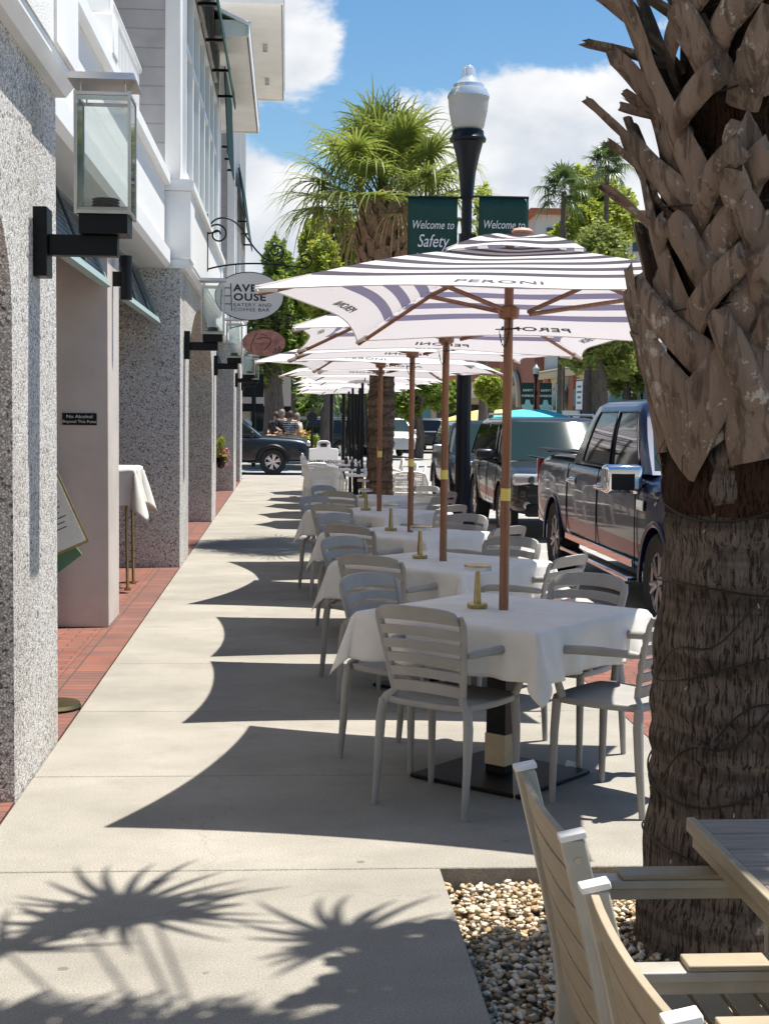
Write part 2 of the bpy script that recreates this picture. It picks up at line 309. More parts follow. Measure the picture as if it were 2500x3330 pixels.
def mat_leaf(name,a,b_,tr=.4,scale=2.0,rough=.5):
    m=bpy.data.materials.new(name); m.use_nodes=True; t=NT(m); b=t.n['Principled BSDF']; out=t.n['Material Output']; b.inputs['Roughness'].default_value=rough
    g=t.new('ShaderNodeNewGeometry'); r=t.new('ShaderNodeMix',data_type='RGBA'); t.link(g.outputs['Random Per Island'],r.inputs['Factor']); r.inputs['A'].default_value=c4(a); r.inputs['B'].default_value=c4(b_)
    t.link(r.outputs['Result'],b.inputs['Base Color']); tl=t.new('ShaderNodeBsdfTranslucent')
    hs=t.new('ShaderNodeHueSaturation',i_Value=1.5,i_Hue=.485); t.link(r.outputs['Result'],hs.inputs['Color']); t.link(hs.outputs[0],tl.inputs[0])
    ms=t.new('ShaderNodeMixShader'); ms.inputs[0].default_value=tr; t.link(b.outputs[0],ms.inputs[1]); t.link(tl.outputs[0],ms.inputs[2]); t.link(ms.outputs[0],out.inputs[0]); return m
M['frond']=mat_leaf('frond',(.085,.135,.022),(.21,.25,.05),.42,rough=.45)
M['frond_dark']=mat_leaf('frond_dark',(.05,.09,.03),(.09,.14,.04),.3,rough=.4)
M['frond_dry']=mat_leaf('frond_dry',(.30,.22,.11),(.40,.31,.17),.3)
M['leaf_lime']=mat_leaf('leaf_lime',(.14,.21,.025),(.36,.40,.055),.5)
M['leaf_green']=mat_leaf('leaf_green',(.08,.15,.022),(.22,.29,.045),.45)
M['leaf_dark']=mat_leaf('leaf_dark',(.03,.065,.018),(.075,.12,.03),.4)
M['leaf_olive']=mat_leaf('leaf_olive',(.11,.16,.035),(.26,.29,.07),.45)
M['flower_yellow']=mat_leaf('flower_yellow',(.55,.36,.03),(.65,.5,.08),.4)
M['pink']=mat_leaf('pink_petals',(.6,.12,.2),(.7,.3,.35),.4)

# ------------------------------------------------------------------ text
def text2d(body,size=1,shear=0,bold=0,align='CENTER',spacing=1,sx=1,res=3):
    cu=bpy.data.curves.new('t','FONT'); cu.body=body; cu.size=size; cu.shear=shear; cu.offset=bold; cu.align_x=align; cu.align_y='CENTER'; cu.space_character=spacing; cu.resolution_u=res
    o=bpy.data.objects.new('t',cu); COL.objects.link(o); dg=bpy.context.evaluated_depsgraph_get(); dg.update()
    me=bpy.data.meshes.new_from_object(o.evaluated_get(dg)); v=[(p.co.x*sx,p.co.y) for p in me.vertices]; f=[tuple(p.vertices) for p in me.polygons]
    bpy.data.objects.remove(o); bpy.data.meshes.remove(me); bpy.data.curves.remove(cu); return v,f
def text_on(mb,body,size,mapf,mi=0,**k):
    v,f=text2d(body,size,**k); return mb.add([mapf(a,b) for a,b in v],f,mi)

def letter(par,mat,*items):
    for (b,s_,f,k) in items:
        m=MB(); text_on(m,b,s_,f,**k); obj('lettering',m,mat,par)
# ------------------------------------------------------------------ camera / world / sun
FL=3068.; CX,CY=830.5,1106.; EYE=1.6
y_=Vector(((619-CX)/FL,(897-CY)/FL,1)).normalized(); d_=Vector((-.0116,1,0)); d_.z=-(d_.x*y_.x+d_.y*y_.y)/y_.z; d_.normalize(); x_=d_.cross(y_)
Rr=Matrix((x_,y_,-d_)).transposed()   # cam = Rr @ world
cam=bpy.data.cameras.new('camera'); co=bpy.data.objects.new('camera',cam); COL.objects.link(co); S.camera=co
r0,r1,r2=Vector(Rr[0]),Vector(Rr[1]),Vector(Rr[2])
mw=Matrix((r0,-r1,-r2)).transposed().to_4x4(); mw.translation=(0,0,EYE); co.matrix_world=mw
cam.sensor_width=36; cam.sensor_fit='HORIZONTAL'; cam.lens=36*FL/1661.; cam.clip_start=.05; cam.clip_end=3000
def ray(u,v): return Rr.transposed()@Vector(((u-CX)/FL,(v-CY)/FL,1))
def onz(u,v,z=0):
    r=ray(u,v); return Vector((0,0,EYE))+r*((z-EYE)/r.z)
def ony(u,v,y):
    r=ray(u,v); return Vector((0,0,EYE))+r*(y/r.y)
SUN=Vector((.27,.045,1)).normalized()
sl=bpy.data.lights.new('sun','SUN'); sl.energy=5.0; sl.angle=D2R(.53); sl.color=(1,.955,.88); so=bpy.data.objects.new('sun',sl); COL.objects.link(so)
so.rotation_euler=SUN.to_track_quat('Z','Y').to_euler()
W=bpy.data.worlds.new('World'); S.world=W; W.use_nodes=True; t=NT(W); bg=t.n['Background']; bg.inputs['Strength'].default_value=.05
sky=t.new('ShaderNodeTexSky'); sky.sky_type='NISHITA'; sky.sun_disc=False; sky.sun_elevation=math.asin(SUN.z); sky.sun_rotation=math.atan2(SUN.x,SUN.y); sky.air_density=1.2; sky.dust_density=.4; sky.ozone_density=2.5
tc=t.new('ShaderNodeTexCoord'); G=tc.outputs['Generated']
mp=t.new('ShaderNodeMapping'); mp.inputs['Scale'].default_value=(1,1,1.7); mp.inputs['Location'].default_value=(3.1,1.7,.4); t.link(G,mp.inputs[0])
n1=t.new('ShaderNodeTexNoise',i_Scale=7.5,i_Detail=14,i_Roughness=.66,i_Distortion=.35); t.link(mp.outputs[0],n1.inputs['Vector'])
acc=n1.outputs['Fac']
def blob(acc,u,v,rad,amp):
    c=ray(u,v).normalized(); d=t.new('ShaderNodeVectorMath',operation='DISTANCE'); t.link(G,d.inputs[0]); d.inputs[1].default_value=c
    r=t.new('ShaderNodeMapRange',interpolation_type='SMOOTHSTEP'); r.inputs['From Min'].default_value=0; r.inputs['From Max'].default_value=rad/FL; r.inputs['To Min'].default_value=amp; r.inputs['To Max'].default_value=0; t.link(d.outputs['Value'],r.inputs['Value'])
    a=t.new('ShaderNodeMath',operation='ADD'); t.link(acc,a.inputs[0]); t.link(r.outputs[0],a.inputs[1]); return a.outputs[0]
for b_ in ((600,110,230,.40),(1230,330,330,.44),(1030,340,300,.36),(560,430,240,.40),(930,0,60,.16),(1110,0,60,.14),(880,230,110,.12),(1000,60,260,-.2),(830,60,140,-.14),(1250,60,150,-.2),(600,300,90,-.16),(760,200,110,-.12),(680,600,250,.25),(1350,450,300,.3)): acc=blob(acc,*b_)
cf=t.new('ShaderNodeMapRange',interpolation_type='SMOOTHSTEP'); cf.inputs['From Min'].default_value=.555; cf.inputs['From Max'].default_value=.72; t.link(acc,cf.inputs['Value'])
n2=t.new('ShaderNodeTexNoise',i_Scale=9,i_Detail=8); t.link(mp.outputs[0],n2.inputs['Vector'])
cc=t.new('ShaderNodeMix',data_type='RGBA'); r3=t.new('ShaderNodeMapRange'); r3.inputs['From Min'].default_value=.38; r3.inputs['From Max'].default_value=.6; t.link(n2.outputs['Fac'],r3.inputs['Value']); t.link(r3.outputs[0],cc.inputs['Factor'])
cc.inputs['A'].default_value=(7.6,8.1,8.9,1); cc.inputs['B'].default_value=(11.5,11.5,11.5,1)
hz=t.new('ShaderNodeHueSaturation',i_Saturation=1.28,i_Value=1.45); t.link(sky.outputs[0],hz.inputs['Color'])
mx=t.new('ShaderNodeMix',data_type='RGBA'); t.link(cf.outputs[0],mx.inputs['Factor']); t.link(hz.outputs[0],mx.inputs['A']); t.link(cc.outputs['Result'],mx.inputs['B']); t.link(mx.outputs['Result'],bg.inputs['Color'])
S.view_settings.view_transform='Standard'; S.view_settings.look='None'; S.view_settings.exposure=.90; S.view_settings.gamma=1
S.render.engine='CYCLES'; S.cycles.max_bounces=8; S.cycles.transparent_max_bounces=16
S.render.resolution_x=768; S.render.resolution_y=1024

# ------------------------------------------------------------------ ground
struct('ground',MB().box(-900,900,-300,1500,-.4,-.17),M['soil'])
struct('street',MB().box(2.7,14.2,-20,400,-.3,-.15),M['asphalt'])
struct('cross_street',MB().box(-120,2.7,37.2,46,-.3,-.15),M['asphalt'])
struct('crosswalk',MB().box(-60,2.69,37.6,40.4,-.2,-.146),M['paver_far'])
struct('parking_line',MB().box(2.72,5.2,18.35,18.45,-.2,-.146).box(2.72,5.2,25.4,25.5,-.2,-.146).box(8.35,8.47,30,46,-.2,-.146),M['white_paint'])
sw=MB(); ys=[4.925,6.24,7.62,9.1,10.7,12.3,13.9,15.5,17.1,18.7,20.3,21.9,23.5,25.1,26.7,28.3,29.9,31.5,33.1,34.7,36.6]
for a,b in zip([-3,-1.2,.4,1.9,3.4],[-1.2,.4,1.9,3.4,4.925]): sw.box(-1.1,.555,a+.004,b-.004,-.12,0)
for a,b in zip(ys[:-1],ys[1:]): sw.box(-1.1,1.83,a+.004,b-.004,-.12,0)
sw.box(1.9,3.0,36.6,37.15,-.12,-.06)
struct('sidewalk',sw,M['concrete'],bevel=.006)
struct('sidewalk_bed',MB().box(-1.1,.55,-3,4.92,-.16,-.03).box(-1.1,1.825,4.93,36.55,-.16,-.03),M['soil'])
struct('brick_edging',MB().box(-1.36,-1.108,-3,36.4,-.1,-.002),M['paver_edge'])
struct('brick_paving',MB().box(-4,-1.364,-3,36.4,-.1,-.003),M['paver'])
struct('brick_strip',MB().box(1.835,2.545,4.93,36.3,-.1,-.002),M['paver'])
struct('kerb',MB().box(2.55,2.7,-10,37,-.28,.0),M['curb'],bevel=.02)
struct('kerb_ramp',MB().box(-60,2.54,36.7,37.19,-.28,-.02),M['curb'],bevel=.02)
struct('far_sidewalk',MB().box(-120,2.6,46.2,62,-.28,-.02).box(14.3,60,-10,300,-.28,-.02),M['concrete'])
struct('gravel_bed',MB().box(.555,2.5,-1,4.92,-.2,-.10),M['soil'])

def pebbles():
    ico=bmesh.new(); bmesh.ops.create_icosphere(ico,subdivisions=2,radius=1); ico.verts.ensure_lookup_table()
    bv=np.array([v.co[:] for v in ico.verts]); bf=np.array([[v.index for v in f.verts] for f in ico.faces]); ico.free()
    N=15000; 
    x=rng.uniform(.565,2.0,N); y=rng.uniform(2.6,4.91,N); z=rng.uniform(-.10,-.045,N)+.015*np.sin(x*9)*np.sin(y*7)
    sz=rng.uniform(.0058,.0125,N); s3=np.stack([sz*rng.uniform(.9,1.5,N),sz*rng.uniform(.8,1.2,N),sz*rng.uniform(.5,.85,N)],1)
    ang=rng.uniform(0,6.28,N); tl=rng.uniform(-.5,.5,N)
    P=bv[None]*(1+.14*rng.standard_normal((N,len(bv),1)))*s3[:,None]
    ca,sa=np.cos(tl)[:,None],np.sin(tl)[:,None]; P=np.stack([P[...,0]*ca-P[...,2]*sa,P[...,1],P[...,0]*sa+P[...,2]*ca],-1)
    ca,sa=np.cos(ang)[:,None],np.sin(ang)[:,None]; P=np.stack([P[...,0]*ca-P[...,1]*sa+x[:,None],P[...,0]*sa+P[...,1]*ca+y[:,None],P[...,2]+z[:,None]],-1)
    P=P.reshape(-1,3); F=(bf[None]+(np.arange(N)*len(bv))[:,None,None]).reshape(-1,3)
    me=bpy.data.meshes.new('gravel'); me.vertices.add(len(P)); me.vertices.foreach_set('co',P.ravel().astype('f')); me.loops.add(F.size); me.loops.foreach_set('vertex_index',F.ravel().astype('i'))
    me.polygons.add(len(F)); me.polygons.foreach_set('loop_start',np.arange(0,F.size,3).astype('i')); me.polygons.foreach_set('loop_total',np.full(len(F),3,'i')); me.update(calc_edges=True)
    me.polygons.foreach_set('use_smooth',np.ones(len(F),bool))
    m=bpy.data.materials.new('pebble'); m.use_nodes=True; t=NT(m); b=t.n['Principled BSDF']; b.inputs['Roughness'].default_value=.7
    g=t.new('ShaderNodeNewGeometry'); cr=t.new('ShaderNodeValToRGB'); el=cr.color_ramp.elements; el[0].color=(.20,.13,.07,1); el[1].color=(.68,.60,.48,1)
    for p,c in ((.2,(.34,.23,.12,1)),(.45,(.50,.39,.25,1)),(.75,(.56,.49,.37,1))): q=el.new(p); q.color=c
    t.link(g.outputs['Random Per Island'],cr.inputs[0]); t.link(cr.outputs[0],b.inputs['Base Color']); me.materials.append(m)
    o=bpy.data.objects.new('gravel',me); COL.objects.link(o); tag(o,'tan river pebbles filling the planting bed at the palm foot','gravel',kind='stuff')
pebbles()
gr=MB()
for i in range(900):
    x=random.uniform(.57,1.9); y=random.uniform(4.2,4.9)
    if random.random()<.93: continue
    a=random.uniform(0,6.3); l=random.uniform(.01,.03); gr.add([(x,y,-.05),(x+.003,y,-.05),(x+l*math.cos(a),y+l*math.sin(a),-.02)],[(0,1,2)])
tag(obj('grass_blades',gr,M['leaf_green']),'few short green grass blades sprouting between the pebbles','grass',kind='stuff')

# ------------------------------------------------------------------ white arcade building
B=thing('arcade_building','long white two-storey building with pebbledash arcade piers and green awnings','building',(-2,14,0))
def bo(name,mb,m,p=B,**k): return obj(name,mb,m,p,world=True,**k)
XF=-1.105; XB=-1.95
pairs=[(-1.3,7.0-.05,.5,5.84),(14.9,22.45,16.2,21.26),(30.03,35.6,31.46,31.95+.4)]
pairs=[(-3.2,6.95,-.3,5.84),(14.9,22.45,16.2,21.26),(30.03,35.6,31.46,34.2)]
def pier_wall(y0,y1,a,b):
    # two piers and the arched panel between them, one mesh each
    zs=2.02; rise=.93; top=3.1; n=28
    bo('pier',MB().box(XB if y0>0 else XB,XF,y0,a,-.02,zs),M['pebbledash'],smooth=30)
    bo('pier',MB().box(XB,XF,b,y1,-.02,zs),M['pebbledash'])
    c=(a+b)/2; w=(b-a)/2
    pts=[(y0,zs+.001),(a,zs+.001)]+[(c-w*math.cos(PI*i/n),zs+.001+rise*math.sin(PI*i/n)) for i in range(1,n)]+[(b,zs+.001),(y1,zs+.001),(y1,top),(y0,top)]
    mb=MB(); N=len(pts)
    # triangulated band: build as strips between arch and top
    ring=[(y0,zs+.001),(a,zs+.001)]+[(c-w*math.cos(PI*i/n),zs+.001+rise*math.sin(PI*i/n)) for i in range(1,n)]+[(b,zs+.001),(y1,zs+.001)]
    V=[];F=[]
    for x in (XF,XB):
        for (y,z) in ring: V.append((x,y,z))
        for (y,z) in ring: V.append((x,y,top))
    m=len(ring)
    for i in range(m-1):
        F.append((i,i+1,m+i+1,m+i)); F.append((2*m+i+1,2*m+i,3*m+i,3*m+i+1)); F.append((i+1,i,2*m+i,2*m+i+1)); F.append((m+i,m+i+1,3*m+i+1,3*m+i))
    F.append((0,m,3*m,2*m)); F.append((m-1,2*m-1,4*m-1,3*m-1))
    mb.add(V,F); bo('arch_wall',mb,M['pebbledash'])
    # shallow flute lines on the pier face
    # projecting bay above
    bo('moulding',MB().prism([(-1.9,3.1),(-1.06,3.1),(-1.02,3.15),(-1.02,3.19),(-1.9,3.19)],y0-.03,y1+.03,'y'),M['trim'])
    bo('bay_wall',MB().box(-1.9,-1.012,y0-.0,y1+.0,3.192,3.89),M['stucco'])
    split_obj('bay_post',MB().box(-1.3,-.998,y0-.012,y0+.62,3.2,3.888).box(-1.3,-.998,y1-.62,y1+.012,3.2,3.888),M['trim'],B,world=True)
    bo('coping',MB().prism([(-1.9,3.892),(-.985,3.892),(-.965,3.915),(-.965,3.985),(-1.0,4.005),(-1.9,4.005)],y0-.045,y1+.045,'y'),M['trim'])
for p in pairs: pier_wall(*p)
# recessed walls between the bays
for (y0,y1) in ((7.0,14.85),(22.5,29.98)):
    bo('cornice',MB().prism([(-1.6,3.10),(-1.24,3.10),(-1.20,3.14),(-1.20,3.28),(-1.245,3.29),(-1.6,3.29)],y0,y1,'y'),M['trim'])
    bo('soffit',MB().box(-3.1,-1.61,y0,y1,3.115,3.2),M['trim'])
    bo('upper_wall',MB().box(-1.6,-1.26,y0,y1,3.292,3.935),M['stucco'])
    bo('coping',MB().box(-1.62,-1.2,y0,y1,3.937,4.05),M['trim'],bevel=.008)
    bo('balcony_floor',MB().box(-3.1,-1.63,y0,y1,3.8,3.9),M['trim'])
    bo('ceiling',MB().box(-3.1,-1.3,y0,y1,7.4,7.5),M['trim'])
# back walls of the arcade and dark shop fronts
bo('back_wall',MB().box(-3.3,-3.1,-3,35.6,0,9.2),M['pillar'])
for y in (8.2,12.3,17.5,19.6,24.5,27.5,32.5):
    d=bo('shop_window',MB().box(-3.09,-3.05,y,y+1.5,.1,2.6),M['glassdark']); bo('window_frame',MB().box(-3.09,-3.02,y-.08,y,.05,2.68).box(-3.09,-3.02,y+1.5,y+1.58,.05,2.68).box(-3.09,-3.02,y,y+1.5,2.6,2.68),M['blackmetal'])
# white pillar in the entry
bo('pillar',MB().box(-2.35,-1.318,10.67,11.34,0,3.1),M['pillar'],bevel=.006)
bo('pillar',MB().box(-2.35,-1.318,26.2,26.9,0,3.1),M['pillar'],bevel=.006)
# louvred shutters tilted out
def shutter(y0,y1):
    top=Vector((-1.56,0,3.12)); bot=Vector((-1.315,0,2.52)); d=(bot-top); L=d.length; n=Vector((d.z,0,-d.x)).normalized()
    fr=MB()
    def rail(s0,s1,ya,yb,th=.045):
        a=top+d*s0; b=top+d*s1
        V=[]
        for y in (ya,yb):
            for q in (a+n*th/2,a-n*th/2,b-n*th/2,b+n*th/2): V.append((q.x,y,q.z))
        fr.add(V,[(0,1,2,3),(7,6,5,4),(0,4,5,1),(1,5,6,2),(2,6,7,3),(3,7,4,0)])
    rail(0,.08,y0,y1); rail(.90,1,y0,y1); rail(.0805,.8995,y0,y0+.07)
    rail(.0805,.8995,y1-.07,y1)
    sh=bo('louvred_shutter',fr,M['teal_frame']); ml=MB()
    k=11
    for i in range(k):
        s0=.1+.8*i/k; c=top+d*(s0+.03); M3=Matrix.Rotation(D2R(62),4,'Y'); ml.obox((c.x,(y0+y1)/2,c.z),(.06,y1-y0-.141,.008),M3)
    for j in range(1,3):
        y=y0+(y1-y0)*j/3; a=top+d*.0815-n*.03; b=top+d*.8985-n*.03; ml.tube([(a.x,y,a.z),(b.x,y,b.z)],.012,6)
    o=obj('louvres',ml,M['louver'],sh); o.data.transform(Matrix.Translation((2,-14,0)))
shutter(7.02,10.62); shutter(11.42,14.84); shutter(22.6,26.1); shutter(27.0,29.95)
# second floor
M['siding']=mat_brick('lap_siding',(.42,.41,.42),(.44,.43,.43),(.30,.30,.31),6,.19,ms=.008,plane=(PI/2,0,0))
bo('siding_wall',MB().box(-3.1,-1.262,14.86,15.1,4.01,9.2),M['siding'])
bo('siding_wall',MB().box(-3.1,-1.262,29.99,30.2,4.01,9.2),M['siding'])
bo('siding_wall',MB().box(-3.1,-1.262,6.2,6.9,4.01,9.2),M['siding'])
bo('corner_post',MB().box(-1.26,-1.10,14.852,15.12,4.006,9.2),M['trim'],bevel=.01)
bo('corner_post',MB().box(-1.26,-1.10,29.98,30.24,4.006,9.2),M['trim'],bevel=.01)
bo('corner_post',MB().box(-1.26,-1.06,22.2,22.47,4.006,9.2),M['trim'],bevel=.01)
bo('column',MB().box(-1.42,-1.22,10.0,10.2,4.052,7.4).box(-1.46,-1.19,9.97,10.23,4.052,4.32),M['trim'],bevel=.008)
bo('column',MB().box(-1.42,-1.22,26.2,26.4,4.052,7.4).box(-1.46,-1.19,26.17,26.43,4.052,4.32),M['trim'],bevel=.008)
bo('balcony_panel',MB().box(-1.5,-1.45,7.0,9.95,4.052,7.0),M['trim'])
r=bo('railing',MB().cyl((-1.52,10.25,5.08),(-1.52,14.84,5.08),.035,n=12).cyl((-1.52,10.25,4.15),(-1.52,14.84,4.15),.025,n=8),M['trim'],smooth=40)
mb=MB()
for i in range(40): y=10.35+i*.113; mb.cyl((-1.52,y,4.16),(-1.52,y,5.06),.011,n=6)
obj('balusters',mb,M['trim'],r,world=True)
r=bo('railing',MB().cyl((-1.52,22.6,5.08),(-1.52,29.9,5.08),.035,n=12).cyl((-1.52,22.6,4.15),(-1.52,29.9,4.15),.025,n=8),M['trim'],smooth=40)
# windows of bay two and three
def win(y0,y1,x,z0,z1):
    w=bo('window',MB().box(x-.02,x+.0,y0,y1,z0,z1),M['winglass'])
    f=MB().box(x-.03,x+.05,y0-.06,y0,z0,z1).box(x-.03,x+.05,y1,y1+.06,z0,z1).box(x-.03,x+.045,y0+.001,y1-.001,z0,z0+.07).box(x-.03,x+.045,y0+.001,y1-.001,z1-.07,z1).box(x-.03,x+.035,y0+.001,y1-.001,z0+(z1-z0)*.62,z0+(z1-z0)*.62+.06)
    obj('window_frame',f,M['trim'],w,world=True)
for i in range(6): win(15.3+i*1.12,15.3+i*1.12+.98,-1.12,4.1,6.35)
for i in range(6): win(15.3+i*1.12,15.3+i*1.12+.98,-1.12,6.6,8.4)
for i in range(4): win(30.5+i*1.2,30.5+i*1.2+1.0,-1.12,4.1,6.4)
bo('bay_upper_wall',MB().box(-3.0,-1.16,15.13,22.19,4.01,9.2),M['trim'])
bo('bay_upper_wall',MB().box(-3.0,-1.16,30.25,35.6,4.01,9.25),M['trim'])
bo('end_post',MB().box(-1.15,-1.04,35.2,35.6,4.006,9.2).box(-1.15,-1.04,31.6,31.9,4.006,9.2),M['trim'])
def awn(y0,y1,zo=6.4,xo=-.83,zi=7.7):
    a=bo('awning',MB().prism([(xo,zo),(xo+.012,zo),(-1.03,zi),(-1.045,zi)],y0,y1,'y').box(xo-.004,xo+.016,y0,y1,zo-.09,zo),M['awning'])
    mb=MB(); n=5 if y1-y0>5 else 3
    for i in range(n):
        y=y0+.3+(y1-y0-.6)*i/(n-1); mb.box(-1.08,xo,y-.02,y+.02,zo+.02,zo+.055); mb.tube([(xo,y,zo+.05),(-1.06,y,zi-.03)],.013,6)
    split_obj('awning_arm',mb,M['blackmetal'],a,world=True)
awn(15.3,22.4); awn(23.2,26.0,5.9,-.98); awn(30.6,35.4,5.7,-.88,6.9)
# eaves
def eave(y0,y1,xo,z,slope=.35):
    e=bo('eave',MB().box(-1.6,xo-.02,y0,y1,z,z+.05),M['eave'])
    mb=MB().prism([(xo,z-.02),(xo+.02,z-.02),(xo+.02,z+.16),(-2.6,z+.16+slope*2.6),(-2.6,z+.1+slope*2.6),(xo,z+.12)],y0-.1,y1+.1,'y')
    obj('roof',mb,M['trim'],e,world=True)
    split_obj('fascia',MB().box(-1.6,xo-.001,y1+.001,y1+.05,z-.03,z+.2).box(-1.6,xo-.001,y0-.05,y0-.001,z-.03,z+.2),M['eave'],e,world=True)
    mb=MB()
    for i in range(int((y1-y0)/.16)): y=y0+i*.16; mb.box(xo-.0,xo+.035,y,y+.03,z+.161,z+.2)
    obj('roof_seam',mb,M['steel'],e,world=True)
eave(21.3,28.4,-.6,7.15); eave(27.4,35.6,-.13,9.35)
for y in (22.6,24.2,25.8,27.4): pass
split_obj('floodlight',MB().cyl((-.5,33.4,9.33),(-.5,33.4,9.2),.05).cyl((-.5,30.4,9.33),(-.5,30.4,9.2),.05),M['steel'],B,world=True,smooth=40)

# black plate with the liquor notice
p=thing('notice_plate','small black notice plate on the beige entry pillar','notice',(0,0,0)); c=ony(172,905,10.665); p.location=c
w=.252;h=.088
obj('plate',MB().box(-w/2,w/2,-.006,.002,-h/2,h/2),M['blackmetal'],p,bevel=.002)
letter(p,M['white_paint'],('No Alcohol',.034,lambda a,b:(a,-.0085,b+.018),dict(sx=1.2)),('Beyond This Point',.03,lambda a,b:(a,-.0085,b-.019),dict(sx=1.12)))
# wall lanterns
def lantern():
    r=thing('wall_lantern','x','wall lantern')
    obj('wall_plate',MB().box(-.005,.07,-.075,.075,-.15,.15),M['blackmetal'],r,bevel=.004)
    obj('bracket_arm',MB().box(.071,.37,-.04,.04,-.055,.035),M['blackmetal'],r,bevel=.004)
    obj('lamp_base',MB().box(.21,.42,-.10,.10,.036,.125),M['blackmetal'],r,bevel=.004)
    obj('burner',MB().box(.205,.425,-.105,.105,.126,.15),M['steel'],r,bevel=.003)
    mb=MB()
    for k in range(3): mb.lathe([(.055,0),(.062,.004),(.055,.008)],(.315,0,.165+k*.012),20)
    mb.box(.255,.375,-.008,.008,.151,.166); obj('burner_ring',mb,M['blackmetal'],r,smooth=40)
    g=MB(); a,b=.20,.43; y=.115
    for (p0,p1) in (((a,-y),(b,-y)),((b,-y),(b,y)),((b,y),(a,y)),((a,y),(a,-y))):
        dx,dy=p1[0]-p0[0],p1[1]-p0[1]; L=math.hypot(dx,dy); nx,ny=dy/L*.003,-dx/L*.003; e=.004
        q0=(p0[0]+dx/L*e,p0[1]+dy/L*e); q1=(p1[0]-dx/L*e,p1[1]-dy/L*e)
        g.prism([(q0[0]-nx,q0[1]-ny),(q1[0]-nx,q1[1]-ny),(q1[0]+nx,q1[1]+ny),(q0[0]+nx,q0[1]+ny)],.12,.635)
    obj('glass_pane',g,M['glass'],r)
    f=MB(); s=.0065
    for x in (a,b):
        for yy in (-y,y): f.box(x-s,x+s,yy-s,yy+s,.115,.64)
    for z in (.118,.622):
        for yy in (-y,y): f.box(a+s,b-s,yy-s,yy+s,z,z+.014)
        for x in (a,b): f.box(x-s,x+s,-y+s,y-s,z,z+.014)
    f.box(a,b,-y-.001,-y+.004,.602,.621)
    obj('frame',f,M['steel'],r)
    c=MB()
    for x in (a+.02,b-.02):
        for yy in (-y+.02,y-.02): c.cyl((x,yy,.625),(x,yy,.70),.004,n=6)
    c.add([(a-.03,-y-.03,.685),(b+.03,-y-.03,.685),(b+.03,y+.03,.685),(a-.03,y+.03,.685),(a-.02,-y-.02,.715),(b+.02,-y-.02,.715),(b+.02,y+.02,.715),(a-.02,y+.02,.715)],[(0,3,2,1),(4,5,6,7),(0,1,5,4),(1,2,6,5),(2,3,7,6),(3,0,4,7)])
    obj('cap',c,M['steel'],r); return r
L0=lantern(); labs=['large glass box wall lantern on the nearest pebbledash pier','glass box wall lantern on the second pier, left of the oval coffee bar sign','glass box wall lantern on the third pier, below the oval coffee bar sign','small glass box wall lantern in front of the reddish oval sign','farthest glass box wall lantern, at the end of the arcade']
for i,y in enumerate((6.4,15.55,21.85,30.75,34.9)):
    o=L0 if i==0 else copy_tree(L0)
    o.location=(-1.115,y,2.345); tag(o,labs[i],None,'glass lanterns along the arcade')
sc=thing('cylinder_sconce','slim black cylinder light on the side of the beige entry pillar','wall light',(-1.318,10.95,2.62))
obj('lamp_body',MB().cyl((.1,0,-.16),(.1,0,.17),.045,n=20),M['blackmetal'],sc,smooth=40); obj('mount',MB().box(0,.06,-.02,.02,-.06,.05),M['blackmetal'],sc)

# hanging signs
def scroll(c,r0,turns,a0,dirn,n=26):
    return [(c[0]+(r0*(1-i/n*.8))*math.cos(a0+dirn*i/n*turns*2*PI),c[1]+(r0*(1-i/n*.8))*math.sin(a0+dirn*i/n*turns*2*PI)) for i in range(n+1)]
def bez(p0,p1,p2,p3,n=14):
    return [tuple((1-t)**3*a+3*(1-t)**2*t*b+3*(1-t)*t*t*c+t**3*d for a,b,c,d in zip(p0,p1,p2,p3)) for t in [i/n for i in range(n+1)]]
def sign_bracket(root,W,xs):
    m=MB(); r=.011
    add=lambda P: m.tube([(a,0,b) for a,b in P],r,8)
    add([(0,-.30),(0,.42)])
    add(bez((0,-.27),(.35,-.16),(.8,-.17),(W,-.235))); 
    add(scroll((.13,.19),.13,1.6,PI*.5+PI,-1)[::-1][:1]+scroll((.13,.17),.14,1.5,PI,-1))
    add(bez((.0,.17),(.02,.42),(.30,.46),(.46,.20)) + bez((.46,.20),(.58,.0),(.66,-.09),(.80,-.16))[1:])
    add(scroll((.86,-.03),.115,1.3,-PI/2,1)); add(scroll((W-.02,-.13),.10,1.2,-PI/2,1))
    for x in xs: m.lathe([(.018,-.003),(.024,0),(.018,.003)],(0,0,0),8) if False else m.tube([(x,0,-.19),(x,0,-.33)],.006,6)
    obj('bracket',m,M['blackmetal'],root,smooth=60)
def oval(mb,a,b,th,n=64,y=0): mb.prism([(a*math.cos(2*PI*i/n),b*math.sin(2*PI*i/n)) for i in range(n)],y-th,y+th,'y'); return mb
hs=thing('hanging_sign','white oval coffee bar sign with a ladder shaped letter on a scroll bracket','hanging sign',(-1.01,18.2,3.70))
sign_bracket(hs,1.25,(.36,.98))
bd=obj('sign_board',oval(MB(),.435,.305,.014),pm('sign_white',(.74,.74,.76),.5),hs,bevel=.004); bd.location=(.53,0,-.60)
rim=MB(); n=64; P=[(.432*math.cos(2*PI*i/n),-.0165,.302*math.sin(2*PI*i/n)) for i in range(n+1)]; rim.tube(P,.0055,6,caps=False); obj('rim',rim,M['blackmetal'],bd)
mb=MB(); fy=-.0175
ln=lambda a,b,r=.0055: mb.tube([(a[0],fy,a[1]),(b[0],fy,b[1])],r,6)
ln((-.345,.16),(-.365,-.19)); ln((-.235,.16),(-.22,-.19))
for z in (.10,.0,-.10): ln((-.352-.012*(.1-z),z),(-.23,z))
text_on(mb,'AVEN',.135,lambda a,b:(a,fy,b+.105),sx=1.15,bold=.006,align='LEFT') if False else None
